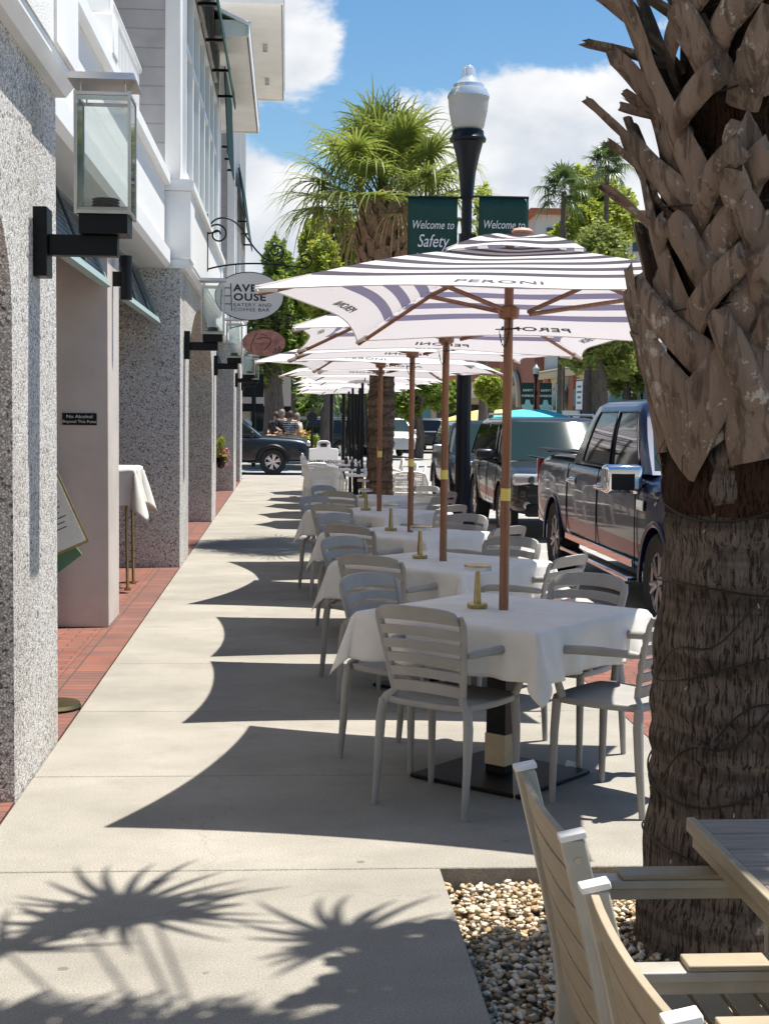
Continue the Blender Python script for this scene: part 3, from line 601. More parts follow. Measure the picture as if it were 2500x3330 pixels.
kw=dict(sx=1.22,bold=.004,align='LEFT',spacing=1.12); kw2=dict(sx=1.22,align='LEFT',spacing=1.1)
letter(bd,M['ink'],('AVEN',.125,lambda a,b:(a-.20,fy,b+.098),kw),('OUSE',.125,lambda a,b:(a-.20,fy,b-.016),kw),('EATERY AND',.062,lambda a,b:(a-.20,fy,b-.112),kw2),('COFFEE BAR',.062,lambda a,b:(a-.20,fy,b-.172),kw2))
obj('ladder_emblem',mb,M['ink'],bd)
ok=thing('hanging_sign','reddish oval hanging sign with a black script logo behind the lanterns','hanging sign',(-1.05,26.6,3.47))
sign_bracket(ok,1.1,(.4,.85))
bd=obj('sign_board',oval(MB(),.40,.245,.016),pm('sign_red',(.36,.16,.12),.6,var=.35,vscale=7),ok,bevel=.004); bd.location=(.62,0,-.53)
mb=MB(); L=lambda P,r=.007: mb.tube([(a,-.0185,b) for a,b in P],r,6)
L(bez((-.13,.17),(-.20,.06),(-.27,-.06),(-.22,-.16))); L(bez((-.13,.06),(.10,.16),(.26,.06),(.0,-.14))); L(bez((-.06,.14),(-.03,.20),(.0,.12),(.06,.14)),.005)
letter(bd,M['ink'],('ak',.2,lambda a,b:(a+.24,-.0185,b-.13),dict(shear=.3)),('RESTAURANT',.035,lambda a,b:(a-.09,-.0185,b-.02),{}),('BAR',.035,lambda a,b:(a+.09,-.0185,b-.02),{})); obj('script_emblem',mb,M['ink'],bd)

# things in the entry
MX=onz(112,1530)
ms=thing('menu_stand','brass menu stand with an open menu board beside the nearest pier','menu stand',(MX.x,MX.y,0))
obj('base',MB().lathe([(.0,0),(.15,0),(.16,.012),(.15,.03),(.03,.038),(.0,.038)],n=32),M['brass'],ms,smooth=40)
obj('pole',MB().cyl((0,0,.038),(0,0,1.0),.012,n=12),M['brass'],ms,smooth=40)
R1=Matrix.Rotation(D2R(-22),4,'Y')@Matrix.Rotation(D2R(-18),4,'X')
c=ony(128,1125,MX.y)-Vector((MX.x,MX.y,0))
R1=Matrix.Rotation(D2R(-24),4,'Y')
mbp=obj('menu_board',MB().obox((c.x-.04,0,c.z+.04),(.24,.018,.44),R1),M['brass'],ms)
obj('menu_page',MB().obox((c.x-.04,-.011,c.z+.04),(.215,.003,.41),R1),M['paper'],mbp)
mm=MB()
for i in range(9): mm.obox(tuple(Vector((c.x-.04,-.0135,c.z+.06))+R1.to_3x3()@Vector((0,0,.11-i*.028))),(.09+.03*math.sin(i*2.3),.001,.005),R1)
obj('menu_print',mm,M['ink'],mbp)
obj('menu_folder',MB().obox((c.x-.06,.03,c.z-.12),(.20,.02,.32),Matrix.Rotation(D2R(-38),4,'Y')),M['leather'],ms)
fp=thing('folded_screen','dark folded screen leaning upright against the entry pillar','screen',(-1.90,10.4,0))
obj('panel',MB().box(-.28,.215,-.03,.03,.02,1.27),M['blackmetal'],fp,bevel=.01); obj('panel_edge',MB().box(.216,.235,-.035,.035,.0,1.29),M['steel'],fp)
cp=thing('railing_end','dark cap rail on a low post beside the nearest pier','railing',(-1.45,5.3,0))
obj('post',MB().box(-.15,.15,-.2,.2,0,1.0),M['pebbledash'],cp); obj('cap',MB().box(-.18,.23,-.25,.25,1.001,1.03),M['blackmetal'],cp,bevel=.006)

# draped stand by the second pier
ds=thing('draped_table','small brass legged stand under a white cloth beside the second pier','table',(-1.70,13.2,0))
for dx,dy in ((-.27,-.25),(.27,-.25),(.27,.25),(-.27,.25)): obj('leg',MB().cyl((dx,dy,0),(dx*.95,dy*.95,1.08),.014,n=8).cyl((dx,dy,0),(dx,dy,.02),.03,n=8),M['brass'],ds,smooth=40)
obj('tabletop',MB().box(-.32,.32,-.31,.31,1.08,1.105),M['trim'],ds)
# ------------------------------------------------------------------ cloths
def sd_square(x,y,h):  # distance outside rounded square
    return max(abs(x)-h,0),max(abs(y)-h,0)
def cloth(h,ov,top,seed=0,amp=.018,n=56,hole=None):
    """square cloth (half size h+ov) lying on a square top (half h); corners fall in points"""
    T=h+ov; P=[]; rr=random.Random(seed); ph=[rr.uniform(0,6.28) for _ in range(8)]
    for i in range(n+1):
        row=[]
        for j in range(n+1):
            a=-T+2*T*i/n; b=-T+2*T*j/n
            ca=max(-h,min(h,a)); cb=max(-h,min(h,b)); oa=a-ca; ob=b-cb; d=math.hypot(oa,ob)
            if d<1e-6: row.append((a,b,top)); continue
            if abs(oa)>1e-6 and abs(ob)>1e-6:
                # corner: both overhangs fall down, forming a folded point
                ux,uy=oa/d,ob/d; k=min(abs(oa),abs(ob))/max(abs(oa),abs(ob))
                al=cb if abs(oa)>abs(ob) else ca; f=d/ov; so_=.012*min(1,d/.012)+f*(.012+amp*(math.sin(al*11+ph[0])+.6*math.sin(al*23+ph[1]))+.035*(abs(al)/h)**4+.012*math.sin(al*37+ph[3])*f)
                ks=k*k*(3-2*k); drop=d*.975; out=so_*(1-ks)+ks*(.020*min(1,d/.03)+.34*d)
                sgn=1 if abs(oa)>abs(ob) else -1
                x=ca+ux*out; y=cb+uy*out
                # squeeze outer faces so the fold reads
                x+=(-uy)*sgn*.5*d*k*(1-k)*(1 if ux*uy>0 else -1)*-1*.8; y+=(ux)*sgn*.5*d*k*(1-k)*(1 if ux*uy>0 else -1)*-1*.8
                row.append((x,y,top-drop*.97+min(.004,d)))
            else:
                al=cb if abs(oa)>1e-6 else ca
                s=(al+h)/(2*h)
                f=d/ov; out=.012*min(1,d/.012)+f*(.012+amp*(math.sin(al*11+ph[0])+.6*math.sin(al*23+ph[1]))+.035*(abs(2*s-1)**4)*1+.012*math.sin(al*37+ph[3])*f)
                z=top-d*.975*.97+.0
                x=ca+math.copysign(out,oa) if abs(oa)>1e-6 else a; y=cb+math.copysign(out,ob) if abs(ob)>1e-6 else b
                row.append((x,y,z))
        P.append(row)
    m=MB().grid(P); return m
def add_solid(o,th=.0015):
    s=o.modifiers.new('s','SOLIDIFY'); s.thickness=th; s.offset=0; return o
dc=obj('tablecloth',cloth(.335,.36,1.114,3,.05,48),M['linen'],smooth=180); add_solid(dc); dc.location=(-1.70,13.2,0); tag(dc,'white cloth hanging over the brass stand beside the second pier','tablecloth')

# ------------------------------------------------------------------ resin armchair (faces +Y)
def resin_chair():
    r=thing('slatted_chair','x','chair'); m=M['resin']
    # seat
    P=[];n=14
    def seat_pt(u,v,z):   # u,v in -1..1
        w=.225-.018*max(0,-v); k=.16
        x=u*w*(1-.10*abs(v)**4); y=v*.215*(1-.08*abs(u)**4)-.0
        return (x,y,z)
    top=[[ (lambda q:(q[0],q[1],q[2]-.012*math.cos(u*PI/2)*math.cos(v*PI/2)))(seat_pt(u,v,.452)) for v in [-1+2*j/n for j in range(n+1)]] for u in [-1+2*i/n for i in range(n+1)]]
    mb=MB().grid(top); o=obj('seat',mb,m,r,smooth=180); s=o.modifiers.new('s','SOLIDIFY'); s.thickness=.028; s.offset=-1; b=o.modifiers.new('b','BEVEL'); b.width=.006; b.segments=2; b.limit_method='ANGLE'
    # back posts + slats
    def back(x,z):   # y of the curved back surface at height z
        t=(z-.47)/.37; return -.205-.075*t-.03*t*t+.055*(abs(x)/.21)**2
    def hw(z): t=(z-.47)/.37; return .168+.040*min(1,t*1.25)-.016*max(0,t-.8)*2
    bm=MB()
    def strip(z0,z1,th=.0105,xa=None,nx=16,topedge=False):
        R=[]
        for i in range(nx+1):
            u=-1+2*i/nx; q=[]
            arch=.014*(1-u*u)
            for (z,s) in ((z0,1),(z1,1),(z1,-1),(z0,-1)):
                w=hw(z)-(.012 if topedge and abs(u)==1 else 0); zz=z+arch-(.028*abs(u)**8 if topedge and z==z1 else 0)
                x=u*w; q.append((x,back(x,z)+s*th,zz))
            R.append(q)
        bm.grid(R,closed=True)
        for q in (R[0],R[-1]): bm.add(q,[(0,1,2,3)])
    edges=[(.475,.520),(.540,.578),(.598,.636),(.656,.694),(.714,.752)]
    for a,b in edges: strip(a,b)
    strip(.776,.836,topedge=True)
    for sx in (-1,1):
        zs=[.42,.45,.475,.52,.60,.70,.78,.815]; Pp=[]
        for z in zs:
            if z<.475: x=sx*(.168+(.475-z)*.75); y=-.20-.0
            else: x=sx*(hw(z)-.006); y=back(x,z)
            Pp.append((x,y,z+ .0))
        bm.tube(Pp,[.020,.020,.020,.020,.019,.019,.019,.014],8,flat=.62,up=(0,1,0))
    obj('backrest',bm,m,r,smooth=40)
    for sx in (-1,1):
        obj('leg',MB().tube([(sx*.203,-.20,.44),(sx*.212,-.205,.36),(sx*.215,-.215,.2),(sx*.217,-.235,0)],[.021,.024,.020,.015],8,flat=.8,up=(1,0,0)),m,r,smooth=60)
        obj('leg',MB().tube([(sx*.205,.175,.44),(sx*.210,.182,.3),(sx*.213,.185,0)],[.021,.019,.0145],8,flat=.9,up=(1,0,0)),m,r,smooth=60)
        A=bez((sx*.198,back(.2,.655),.655),(sx*.235,-.12,.665),(sx*.262,0,.668),(sx*.268,.10,.658),8)+bez((sx*.268,.10,.658),(sx*.27,.158,.652),(sx*.265,.165,.60),(sx*.252,.150,.53),6)[1:]+[(sx*.225,.14,.455)]
        obj('armrest',MB().tube(A,[.012]+[.017]*3+[.019]*5+[.017]*4+[.015]*2+[.018],8,flat=1.0,up=(0,0,1)),m,r,smooth=60)
    return r
CH=resin_chair()
# ------------------------------------------------------------------ pedestal table
def pedestal():
    r=thing('pedestal_table','x','table')
    obj('tabletop',MB().box(-.45,.45,-.45,.45,.722,.747),M['blackmetal'],r,bevel=.004)
    obj('column',MB().box(-.05,.05,-.05,.05,.0225,.722),M['blackmetal'],r,bevel=.003)
    obj('base_plate',MB().box(-.29,.29,-.29,.29,.004,.022),M['blackmetal'],r,bevel=.004)
    obj('collar',MB().box(-.0535,.0535,-.0535,.0535,.06,.20),pm('collar_beige',(.5,.42,.28),.6,var=.2),r,bevel=.002)
    return r
PT=pedestal()
def table_lamp():
    r=thing('table_lamp','x','table lamp')
    obj('base',MB().lathe([(0,0),(.054,0),(.056,.006),(.056,.022),(.050,.028),(.022,.030),(0,.030)],n=28),M['brass'],r,smooth=40)
    obj('stem',MB().lathe([(.021,.030),(.013,.205),(0,.206)],n=20),M['brass'],r,smooth=40)
    obj('lamp_shade',MB().lathe([(0,.206),(.074,.206),(.075,.210),(.075,.228),(.0,.229)],n=28),pm('shade_white',(.7,.7,.72),.3,trans=.2),r,smooth=40)
    obj('top_cap',MB().lathe([(0,.2295),(.077,.2295),(.077,.235),(.05,.239),(.0,.240)],n=28),M['brass'],r,smooth=40)
    return r
TL=table_lamp()
# ------------------------------------------------------------------ parasol
HS=.93; ZA=2.35; ZC=2.03
def canopy_surface(hs,za,zc,t0=.0,t1=1.0,sag=.085,nt=14,ns=22,drop=.03):
    P={}; out=[]
    for k in range(4):
        c0=Vector((hs*(-1,1,1,-1)[k],hs*(-1,-1,1,1)[k],zc)); c1=Vector((hs*(1,1,-1,-1)[k],hs*(-1,1,1,-1)[k],zc)); ap=Vector((0,0,za)); nrm=Vector((0,-1,0)) if k==0 else Vector((1,0,0)) if k==1 else Vector((0,1,0)) if k==2 else Vector((-1,0,0))
        def f(s,t,c0=c0,c1=c1,ap=ap,nrm=nrm,k=k):
            h=c0.lerp(c1,s); h=h-nrm*sag*4*s*(1-s)
            q=ap.lerp(h,t); q.z+= .035*math.sin(PI*t)*(1-.5*4*s*(1-s)) - .012*t*4*s*(1-s)*0
            q.z+= .022*t*t*4*s*(1-s)
            q.z+= .006*t*math.sin(s*9+k*2+t*5)
            return q
        out.append(f)
    return out
def canopy_mesh(name,hs,za,zc,t0,t1,sag,vs=1,v0=0,nt=14,ns=22,parent=None,lift=0):
    fs=canopy_surface(hs,za,zc,sag=sag); V=[];F=[];UV=[]
    for f in fs:
        o=len(V)
        for i in range(nt+1):
            t=t0+(t1-t0)*i/nt
            for j in range(ns+1): s=j/ns; q=f(s,t); V.append((q.x,q.y,q.z+lift)); UV.append((s,v0+vs*t))
        for i in range(nt):
            for j in range(ns): a=o+i*(ns+1)+j; F.append((a,a+1,a+ns+2,a+ns+1))
    me=bpy.data.meshes.new(name); me.from_pydata(V,[],F); me.materials.append(M['canvas'])
    ul=me.uv_layers.new(name='UVMap')
    for l in me.loops: ul.data[l.index].uv=UV[l.vertex_index]
    for p in me.polygons: p.use_smooth=True
    bm=bmesh.new(); bm.from_mesh(me); bmesh.ops.remove_doubles(bm,verts=bm.verts,dist=.0008); bm.to_mesh(me); bm.free()
    o=bpy.data.objects.new(name,me); COL.objects.link(o); o.parent=parent; return o,fs
def parasol(wood=True,lettered=True):
    r=thing('patio_umbrella','x','umbrella'); wm=M['wood'] if wood else M['blackmetal']; n=16; pr=.0215 if wood else .019
    po=obj('pole',MB().cyl((0,0,.03),(0,0,1.15),pr,n=n).cyl((0,0,1.13),(0,0,1.19),pr+.0035,n=n).cyl((0,0,1.19),(0,0,2.40),pr-.001,n=n),wm,r,smooth=40)
    if wood: obj('sticker',MB().tube([(0,0,1.235),(0,0,1.29)],pr+.0012,n=16,caps=False),M['sticker'],po)
    tilt=D2R(2.2)
    cn,fs=canopy_mesh('canopy',HS,ZA,ZC,.0,1.0,.085,parent=r)
    vc,_=canopy_mesh('vent_cap',.30,ZA+.045,ZA-.068,0,1,.02,vs=.42,nt=6,ns=10,parent=cn)
    if lettered:
        for f in fs:
            mb=MB()
            for off in (.0022,-.0022):
                def mp_(a,b,f=f,off=off):
                    s=.5+a/(2*HS); t=.925+(-b)/ (HS*1.02)
                    q=f(s,t); return (q.x,q.y,q.z+off)
                text_on(mb,'PERONI',.062,mp_,sx=1.7,bold=.0004,spacing=1.06)
            obj('lettering',mb,M['print'],cn,fix=False)
    # hem
    hm=MB()
    for f in fs: hm.tube([f(i/22,1.0) for i in range(23)],.0035,5,caps=False)
    obj('hem',hm,pm('hem',(.72,.7,.7),.9),cn,smooth=60)
    hub=2.06
    obj('hub',MB().lathe([(.024,-.03),(.045,-.022),(.048,.02),(.034,.03),(.024,.03)],(0,0,hub),20),wm,r,smooth=40)
    for k in range(4):
        cx=HS*(-1,1,1,-1)[k]; cy=HS*(-1,-1,1,1)[k]
        f=fs[k]; a=Vector((cx*.03,cy*.03,ZA-.03)); e=f(0,.985)-Vector((0,0,.022))
        mid=f(0,.5)-Vector((0,0,.024))
        rb=obj('rib',MB().tube([a,mid,e],.0095,6,flat=1.2,up=(0,0,1)),wm,cn,smooth=60)
        obj('rib_pocket',MB().tube([f(0,.93)-Vector((0,0,.02)),f(0,.995)-Vector((0,0,.012))],[.019,.013],8,flat=.8,up=(0,0,1)),M['linen'],rb)
        m2=f(0,.52)-Vector((0,0,.026)); st=Vector((cx*.045,cy*.045,hub)); obj('strut',MB().tube([st,m2],.0085,6,flat=1.2,up=(0,0,1)),wm,r,smooth=60)
    obj('finial',MB().lathe([(.0,.062),(.045,.062),(.05,.07),(.035,.082),(0,.09)],(0,0,ZA-.005),20),pm('finial_pink',(.5,.27,.2),.5) if wood else wm,cn,smooth=50)
    if wood:
        ch=MB()
        P=bez((.0,-.03,hub-.01),(.0,-.035,hub-.12),(-.025,-.03,hub-.22),(-.045,-.03,hub-.08),24)
        for i in range(24):
            a=Vector(P[i]);b=Vector(P[i+1]); c=(a+b)/2; ch.obox(tuple(c),(.006 if i%2 else .002,.002 if i%2 else .006,(b-a).length*1.15),(b-a).to_track_quat('Z','Y').to_matrix().to_4x4())
        ch.cyl((-.06,-.02,hub-.075),(.055,-.02,hub-.07),.0025,n=6); obj('pin_chain',ch,M['blackmetal'],r)
    return r
UW=parasol(True); UB=parasol(False,False)
# rotate canopies individually through the copied canopy object
def place_umbrella(src,first,x,y,rot,tx=0,ty=0,label='',group='',dz=0,cat=None):
    o=src if first else copy_tree(src)
    o.location=(x,y,dz); tag(o,label,None,group)
    for c in kids(o):
        if c.name.startswith(('canopy','strut')): c.rotation_euler=(tx if c.name.startswith('canopy') else 0,ty if c.name.startswith('canopy') else 0,rot)
    return o
# ------------------------------------------------------------------ place the dining row
def fix_canopy(o,rot,tx=0,ty=0,piv=1.93):
    for c in kids(o):
        if c.name.startswith(('canopy','strut')):
            R=Matrix.Rotation(ty,3,'Y')@Matrix.Rotation(tx,3,'X')@Matrix.Rotation(rot,3,'Z'); p=Vector((0,0,piv))
            c.rotation_euler=R.to_euler(); c.location=p-R@p+Vector((.045,0,0))
TP=[(.966,6.204),(.93,8.325),(.916,10.41),(.835,12.70),(.97,14.85)]
RT=[D2R(-42),D2R(-43),D2R(-41),D2R(-44),D2R(-42)]
UR=[(-15.2,-2.8,1.6),(-1.2,-1,.8),(1.6,1,0),(-16.4,0,1),(12,0,0)]
ordn=['nearest','second','third','fourth','fifth']
sides={231:'near left',318:'near right',48:'far right',138:'far left'}
first=True; cfirst=True
for i,(x,y) in enumerate(TP):
    t_=PT if i==0 else copy_tree(PT); t_.location=(x,y,0); t_.rotation_euler=(0,0,RT[i]); tag(t_,f'black pedestal under the {ordn[i]} white clothed table from the camera',None,'pedestal tables along the sidewalk')
    cl=obj('tablecloth',cloth(.458,.215+.012*(i%2),.7495,i,.02,84),M['linen'],smooth=180); add_solid(cl); cl.location=(x,y,0); cl.rotation_euler=(0,0,RT[i]); tag(cl,f'white tablecloth with pointed corners on the {ordn[i]} table of the row','tablecloth','white tablecloths along the sidewalk')
    u=UW if i==0 else copy_tree(UW); u.location=(x,y,0); r,tx,ty=UR[i]; fix_canopy(u,D2R(r),D2R(tx),D2R(ty))
    tag(u,['nearest striped white umbrella on a wooden pole, filling the upper right of the row','second striped umbrella, just behind the nearest wooden poled one','third striped umbrella on a wooden pole','fourth striped umbrella on a wooden pole','last wooden poled striped umbrella, in front of the palm trunk'][i],None,'wooden poled umbrellas')
    for phi,d in ((231,.50),(318,.58),(48,.50),(138,.52)):
        a=D2R(phi+random.uniform(-3,3)*(i>0)); dd=d+random.uniform(-.03,.04)*(i>0)
        c=CH if cfirst else copy_tree(CH); cfirst=False
        c.location=(x+dd*math.cos(a)+(.04 if i==0 and phi==231 else 0),y+dd*math.sin(a),0); c.rotation_euler=(0,0,a+PI/2+random.uniform(-.06,.06)*(i>0 or phi!=231))
        tag(c,f'grey slatted armchair on the {sides[phi]} side of the {ordn[i]} clothed table',None,'grey slatted armchairs')
for i,(u,v) in enumerate(((1031,1313),(907,1206),(844,1146),(790,1102),(790,1076))):
    p=onz(u,v,.752) if i<4 else Vector((.80,14.75,.752)); l=TL if i==0 else copy_tree(TL); l.location=(p.x,p.y,.752); l.scale=(.82,)*3; tag(l,f'brass stemmed lamp with a round white top on the {ordn[i]} clothed table',None,'brass table lamps')
# litter by the base plate
tag(obj('paper_scrap',MB().add([(1.27,6.28,.02),(1.33,6.26,.002),(1.35,6.31,.03),(1.29,6.34,.04)],[(0,1,2,3)]),M['paper']),'crumpled white paper scrap on the floor beside the nearest pedestal','litter')

# ------------------------------------------------------------------ round parasols, woven chairs further on
def oct_parasol():
    r=thing('patio_umbrella','x','umbrella'); obj('pole',MB().cyl((0,0,0),(0,0,2.4),.024,n=12),M['blackmetal'],r,smooth=40)
    obj('base',MB().lathe([(0,0),(.25,0),(.25,.03),(.05,.05),(0,.05)],n=20),M['blackmetal'],r,smooth=40)
    N=8; V=[];F=[];UV=[]
    for k in range(N):
        a0=2*PI*k/N; a1=2*PI*(k+1)/N; o=len(V)
        for i in range(9):
            t=i/8
            for j in range(7):
                s=j/6; q=Vector((math.cos(a0),math.sin(a0),0)).lerp(Vector((math.cos(a1),math.sin(a1),0)),s)*(1.13*t); q*=1-.04*4*s*(1-s)*t
                V.append((q.x,q.y,2.52-.40*t**1.25+.02*t*4*s*(1-s))); UV.append((s,t))
        for i in range(8):
            for j in range(6): a=o+i*7+j; F.append((a,a+1,a+8,a+7))
    me=bpy.data.meshes.new('canopy'); me.from_pydata(V,[],F); me.materials.append(M['canvas']); ul=me.uv_layers.new(name='UVMap')
    for l in me.loops: ul.data[l.index].uv=UV[l.vertex_index]
    for p in me.polygons: p.use_smooth=True
    c=bpy.data.objects.new('canopy',me); COL.objects.link(c); c.parent=r
    for k in range(N): a=2*PI*k/N; obj('rib',MB().tube([(0,0,2.49),(1.09*math.cos(a),1.09*math.sin(a),2.115)],.008,5),M['blackmetal'],r)
    return r
bpy.data.objects.remove(UB) if False else None
for o in list(kids(UB)):
    for q in list(kids(o)):
        for w in list(kids(q)): bpy.data.objects.remove(w)
        bpy.data.objects.remove(q)
    bpy.data.objects.remove(o)
bpy.data.objects.remove(UB)
OP=oct_parasol(); oy=[20.9,22.9,25.2,27.1,29.4]
for i,y in enumerate(oy):
    o=OP if i==0 else copy_tree(OP); o.location=(1.18+.04*i,y,-.0-.012*i); o.rotation_euler=(D2R(random.uniform(-2,2)),D2R(random.uniform(-2,2)),random.uniform(0,.7)); tag(o,f'{ordn[i]} black poled round umbrella, counted from the sabal palm',None,'black poled round umbrellas')
def woven_chair():
    r=thing('woven_chair','x','chair'); m=M['white_resin']
    sg=MB()
    obj('seat',MB().box(-.22,.22,-.20,.22,.43,.455),m,r,bevel=.012)
    fr=MB().tube([(-.23,-.22,.44),(-.235,-.27,.70),(-.20,-.30,.82),(-.1,-.305,.845),(.1,-.305,.845),(.20,-.30,.82),(.235,-.27,.70),(.23,-.22,.44)],.017,8)
    obj('back_frame',fr,m,r,smooth=60)
    wv=MB()
    for i in range(17): x=-.205+.41*i/16; h=.835-.03*(abs(x)/.2)**6; wv.box(x-.0065,x+.0065,-.285,-.279,.47,h)
    for j in range(15): z=.48+.345*j/14; wv.box(-.22,.22,-.2785,-.273,z-.0065,z+.0065)
    obj('backrest',wv,m,r)
    for sx in (-1,1):
        for (y0,y1) in ((-.22,-.27),(.2,.22)): obj('leg',MB().tube([(sx*.215,y0,.43),(sx*.235,y1,0)],[.022,.015],8,flat=.8),m,r,smooth=60)
        obj('armrest',MB().tube([(sx*.235,-.27,.64),(sx*.25,-.05,.66),(sx*.25,.15,.65),(sx*.24,.2,.6),(sx*.225,.2,.44)],.016,8),m,r,smooth=60)
    return r
WC=woven_chair(); k=0
spec=[(.63,20.9,-8,'left'),(.60,22.4,-80,'left'),(.60,23.5,-95,'left'),(.62,25.0,-85,'left'),(.6,26.5,-100,'left'),(.62,28.0,-90,'left'),(1.72,19.6,-5,'right'),(1.80,21.4,85,'right'),(1.82,23.2,95,'right'),(1.78,25.3,90,'right')]
wl=['front','second','third','fourth','fifth','rearmost','front','second','third','rearmost']
for i,(x,y,a,s) in enumerate(spec):
    o=WC if i==0 else copy_tree(WC); o.location=(x,y,0); o.rotation_euler=(0,0,D2R(a)); tag(o,f'{wl[i]} white woven chair in the {s} hand row under the black poled umbrellas',None,'white woven chairs')
def square_table():
    r=thing('cafe_table','x','table'); obj('tabletop',MB().box(-.34,.34,-.34,.34,.72,.75),M['white_resin'],r,bevel=.006); obj('pedestal',MB().cyl((0,0,.02),(0,0,.72),.03).box(-.22,.22,-.22,.22,0,.02),M['blackmetal'],r)
    return r
WT=square_table()
for i,y in enumerate((20.9,22.9,25.2,27.1)):
    o=WT if i==0 else copy_tree(WT); o.location=(1.22,y,0); tag(o,f'{ordn[i]} white cafe table around a black umbrella pole',None,'white cafe tables')
# condiments
for i,y in enumerate((20.8,22.8,25.1)):
    for j,(c,h) in enumerate(((M['ink'],.16),(M['white_resin'],.12))):
        b=obj('bottle',MB().lathe([(0,0),(.032,0),(.032,h*.6),(.014,h*.78),(.014,h),(0,h)],n=10),c,smooth=40); b.location=(1.06+.1*j,y,.751); tag(b,f"{'dark' if j==0 else 'white'} bottle standing on the {ordn[i]} white cafe table",'bottle','condiment bottles')
# A-frame board
af=thing('sandwich_board','white sandwich board with a happy hour notice beyond the woven chairs','sandwich board',(.80,30.6,0),D2R(4))
P=[(-.32,.0),(.32,.0),(.31,.90),(.15,.92),(.14,1.04),(.08,1.08),(-.08,1.08),(-.14,1.04),(-.15,.92),(-.31,.90)]
mb=MB().prism([(a,b) for a,b in P],-.02,.02,'y'); o=obj('front_panel',mb,M['white_paint'],af,bevel=.008); o.rotation_euler=(D2R(-9),0,0); o.location=(0,-.16,0)
obj('handle_gap',MB().box(-.07,.07,-.0215,-.0205,.94,1.02),M['ink'],o); letter(o,M['ink'],('HAPPY HOUR',.10,lambda a,b:(a,-.0235,b+.62),dict(bold=.003))); t3=MB()
t3.box(-.2,.2,-.0235,-.0225,.50,.512).box(-.16,.16,-.0235,-.0225,.44,.452); obj('print',t3,M['ink'],o)
o=obj('back_panel',MB().prism(P,-.02,.02,'y'),M['white_paint'],af,bevel=.008); o.rotation_euler=(D2R(9),0,0); o.location=(0,.16,0)

# ------------------------------------------------------------------ foreground metal chairs + slatted table
def alu_chair():
    r=thing('metal_chair','x','chair'); m=M['alu']   # faces +X ; width along Y (-.245...245)
    def path(z):
        t=z/.9
        if z>.42: q=(z-.42)/.48; return .085-.10*q**1.25-.0*q
        return .085-.0+.02*(1-z/.42)*-1+ .0
    zs=[0,.12,.25,.36,.44,.52,.60,.68,.76,.84,.90]
    for s in (-1,1):
        V=[];F=[]; y0,y1=s*.245-.014,s*.245+.014
        for z in zs:
            x=path(z); w=.021
            V+=[(x-w,y0,z),(x+w,y0,z),(x+w,y1,z),(x-w,y1,z)]
        for i in range(len(zs)-1):
            a=4*i
            for j in range(4): F.append((a+j,a+(j+1)%4,a+4+(j+1)%4,a+4+j))
        F+= [(3,2,1,0),(4*len(zs)-4,4*len(zs)-3,4*len(zs)-2,4*len(zs)-1)]
        p=obj('back_post',MB().add(V,F),m,r,bevel=.003)
        obj('cap',MB().obox((path(.9),s*.245,.906),(.047,.032,.012),Matrix.Rotation(D2R(-12),4,'Y')),M['white_resin'],p,bevel=.002)
        sc=MB()
        for z in (.57,.72,.865): sc.cyl((path(z)-.0,y0-.002,z),(path(z),y0+.001,z),.006,n=10).cyl((path(z)-.0,y1-.001,z),(path(z),y1+.002,z),.006,n=10)
        obj('screw',sc,M['steel'],p)
        obj('armrest',MB().box(.07,.56,s*.245-.026,s*.245+.026,.648,.668).box(.10,.55,s*.245-.013,s*.245+.013,.622,.6475),m,r,bevel=.003)
        obj('armrest_pad',MB().box(.19,.54,s*.245-.029,s*.245+.029,.669,.681),M['taupe'],r,bevel=.003)
        obj('leg',MB().box(.51,.545,s*.245-.014,s*.245+.014,0,.621),m,r,bevel=.003)
        obj('seat_rail',MB().box(.10,.51,s*.245-.0135,s*.245+.0135,.39,.435),m,r,bevel=.003)
    # back slats, following the curve
    zz=[.455,.53,.605,.68,.755,.83]
    for z in zz:
        x0,x1=path(z),path(z+.068); V=[]
        nx=8
        R=[]
        for i in range(nx+1):
            y=-.2305+.461*i/nx; b=-.012*(1-(y/.23)**2)*1.0
            R.append([(x0+.004+b,y,z),(x1+.004+b,y,z+.067),(x1-.010+b,y,z+.067),(x0-.010+b,y,z)])
        g=MB().grid(R,closed=True)
        for q in (R[0],R[-1]): g.add(q,[(0,1,2,3)])
        obj('back_slat',g,M['taupe'],r,bevel=.002)
    for i in range(6): x=.12+i*.068; obj('seat_slat',MB().box(x,x+.056,-.2305,.2305,.436,.452),M['taupe'],r,bevel=.002)
    obj('front_rail',MB().box(.511,.53,-.231,.231,.395,.43),m,r)
    return r
AC=alu_chair(); AC.location=(.515,2.645,-.03); tag(AC,'beige slatted metal armchair, the one farther from the camera at lower right',None,'beige metal armchairs')
a2=copy_tree(AC); a2.location=(.497,1.89,-.03); tag(a2,'beige slatted metal armchair nearest the camera, cut by the bottom edge')
a3=copy_tree(AC); a3.location=(1.95,1.7,-.03); a3.rotation_euler=(0,0,PI); bpy.data.objects.remove(a3) if False else tag(a3,'beige slatted metal armchair on the far side of the slatted table, mostly out of view')
for c in list(kids(a3)):
    for d in list(kids(c)): bpy.data.objects.remove(d)
    bpy.data.objects.remove(c)
bpy.data.objects.remove(a3)
st=thing('slatted_table','taupe slatted outdoor table at the lower right corner','table',(1.28,2.28,-.03))
for i in range(13):
    y=-.70+i*.108; obj('slat',MB().box(-.385,.385,y,y+.103,.742,.764),M['slat'],st,bevel=.003)
obj('apron',MB().box(-.39,-.372,-.71,.71,.70,.7415).box(.372,.39,-.71,.71,.70,.7415).box(-.371,.371,.695,.71,.70,.7415).box(-.371,.371,-.71,-.695,.70,.7415),M['taupe'],st)
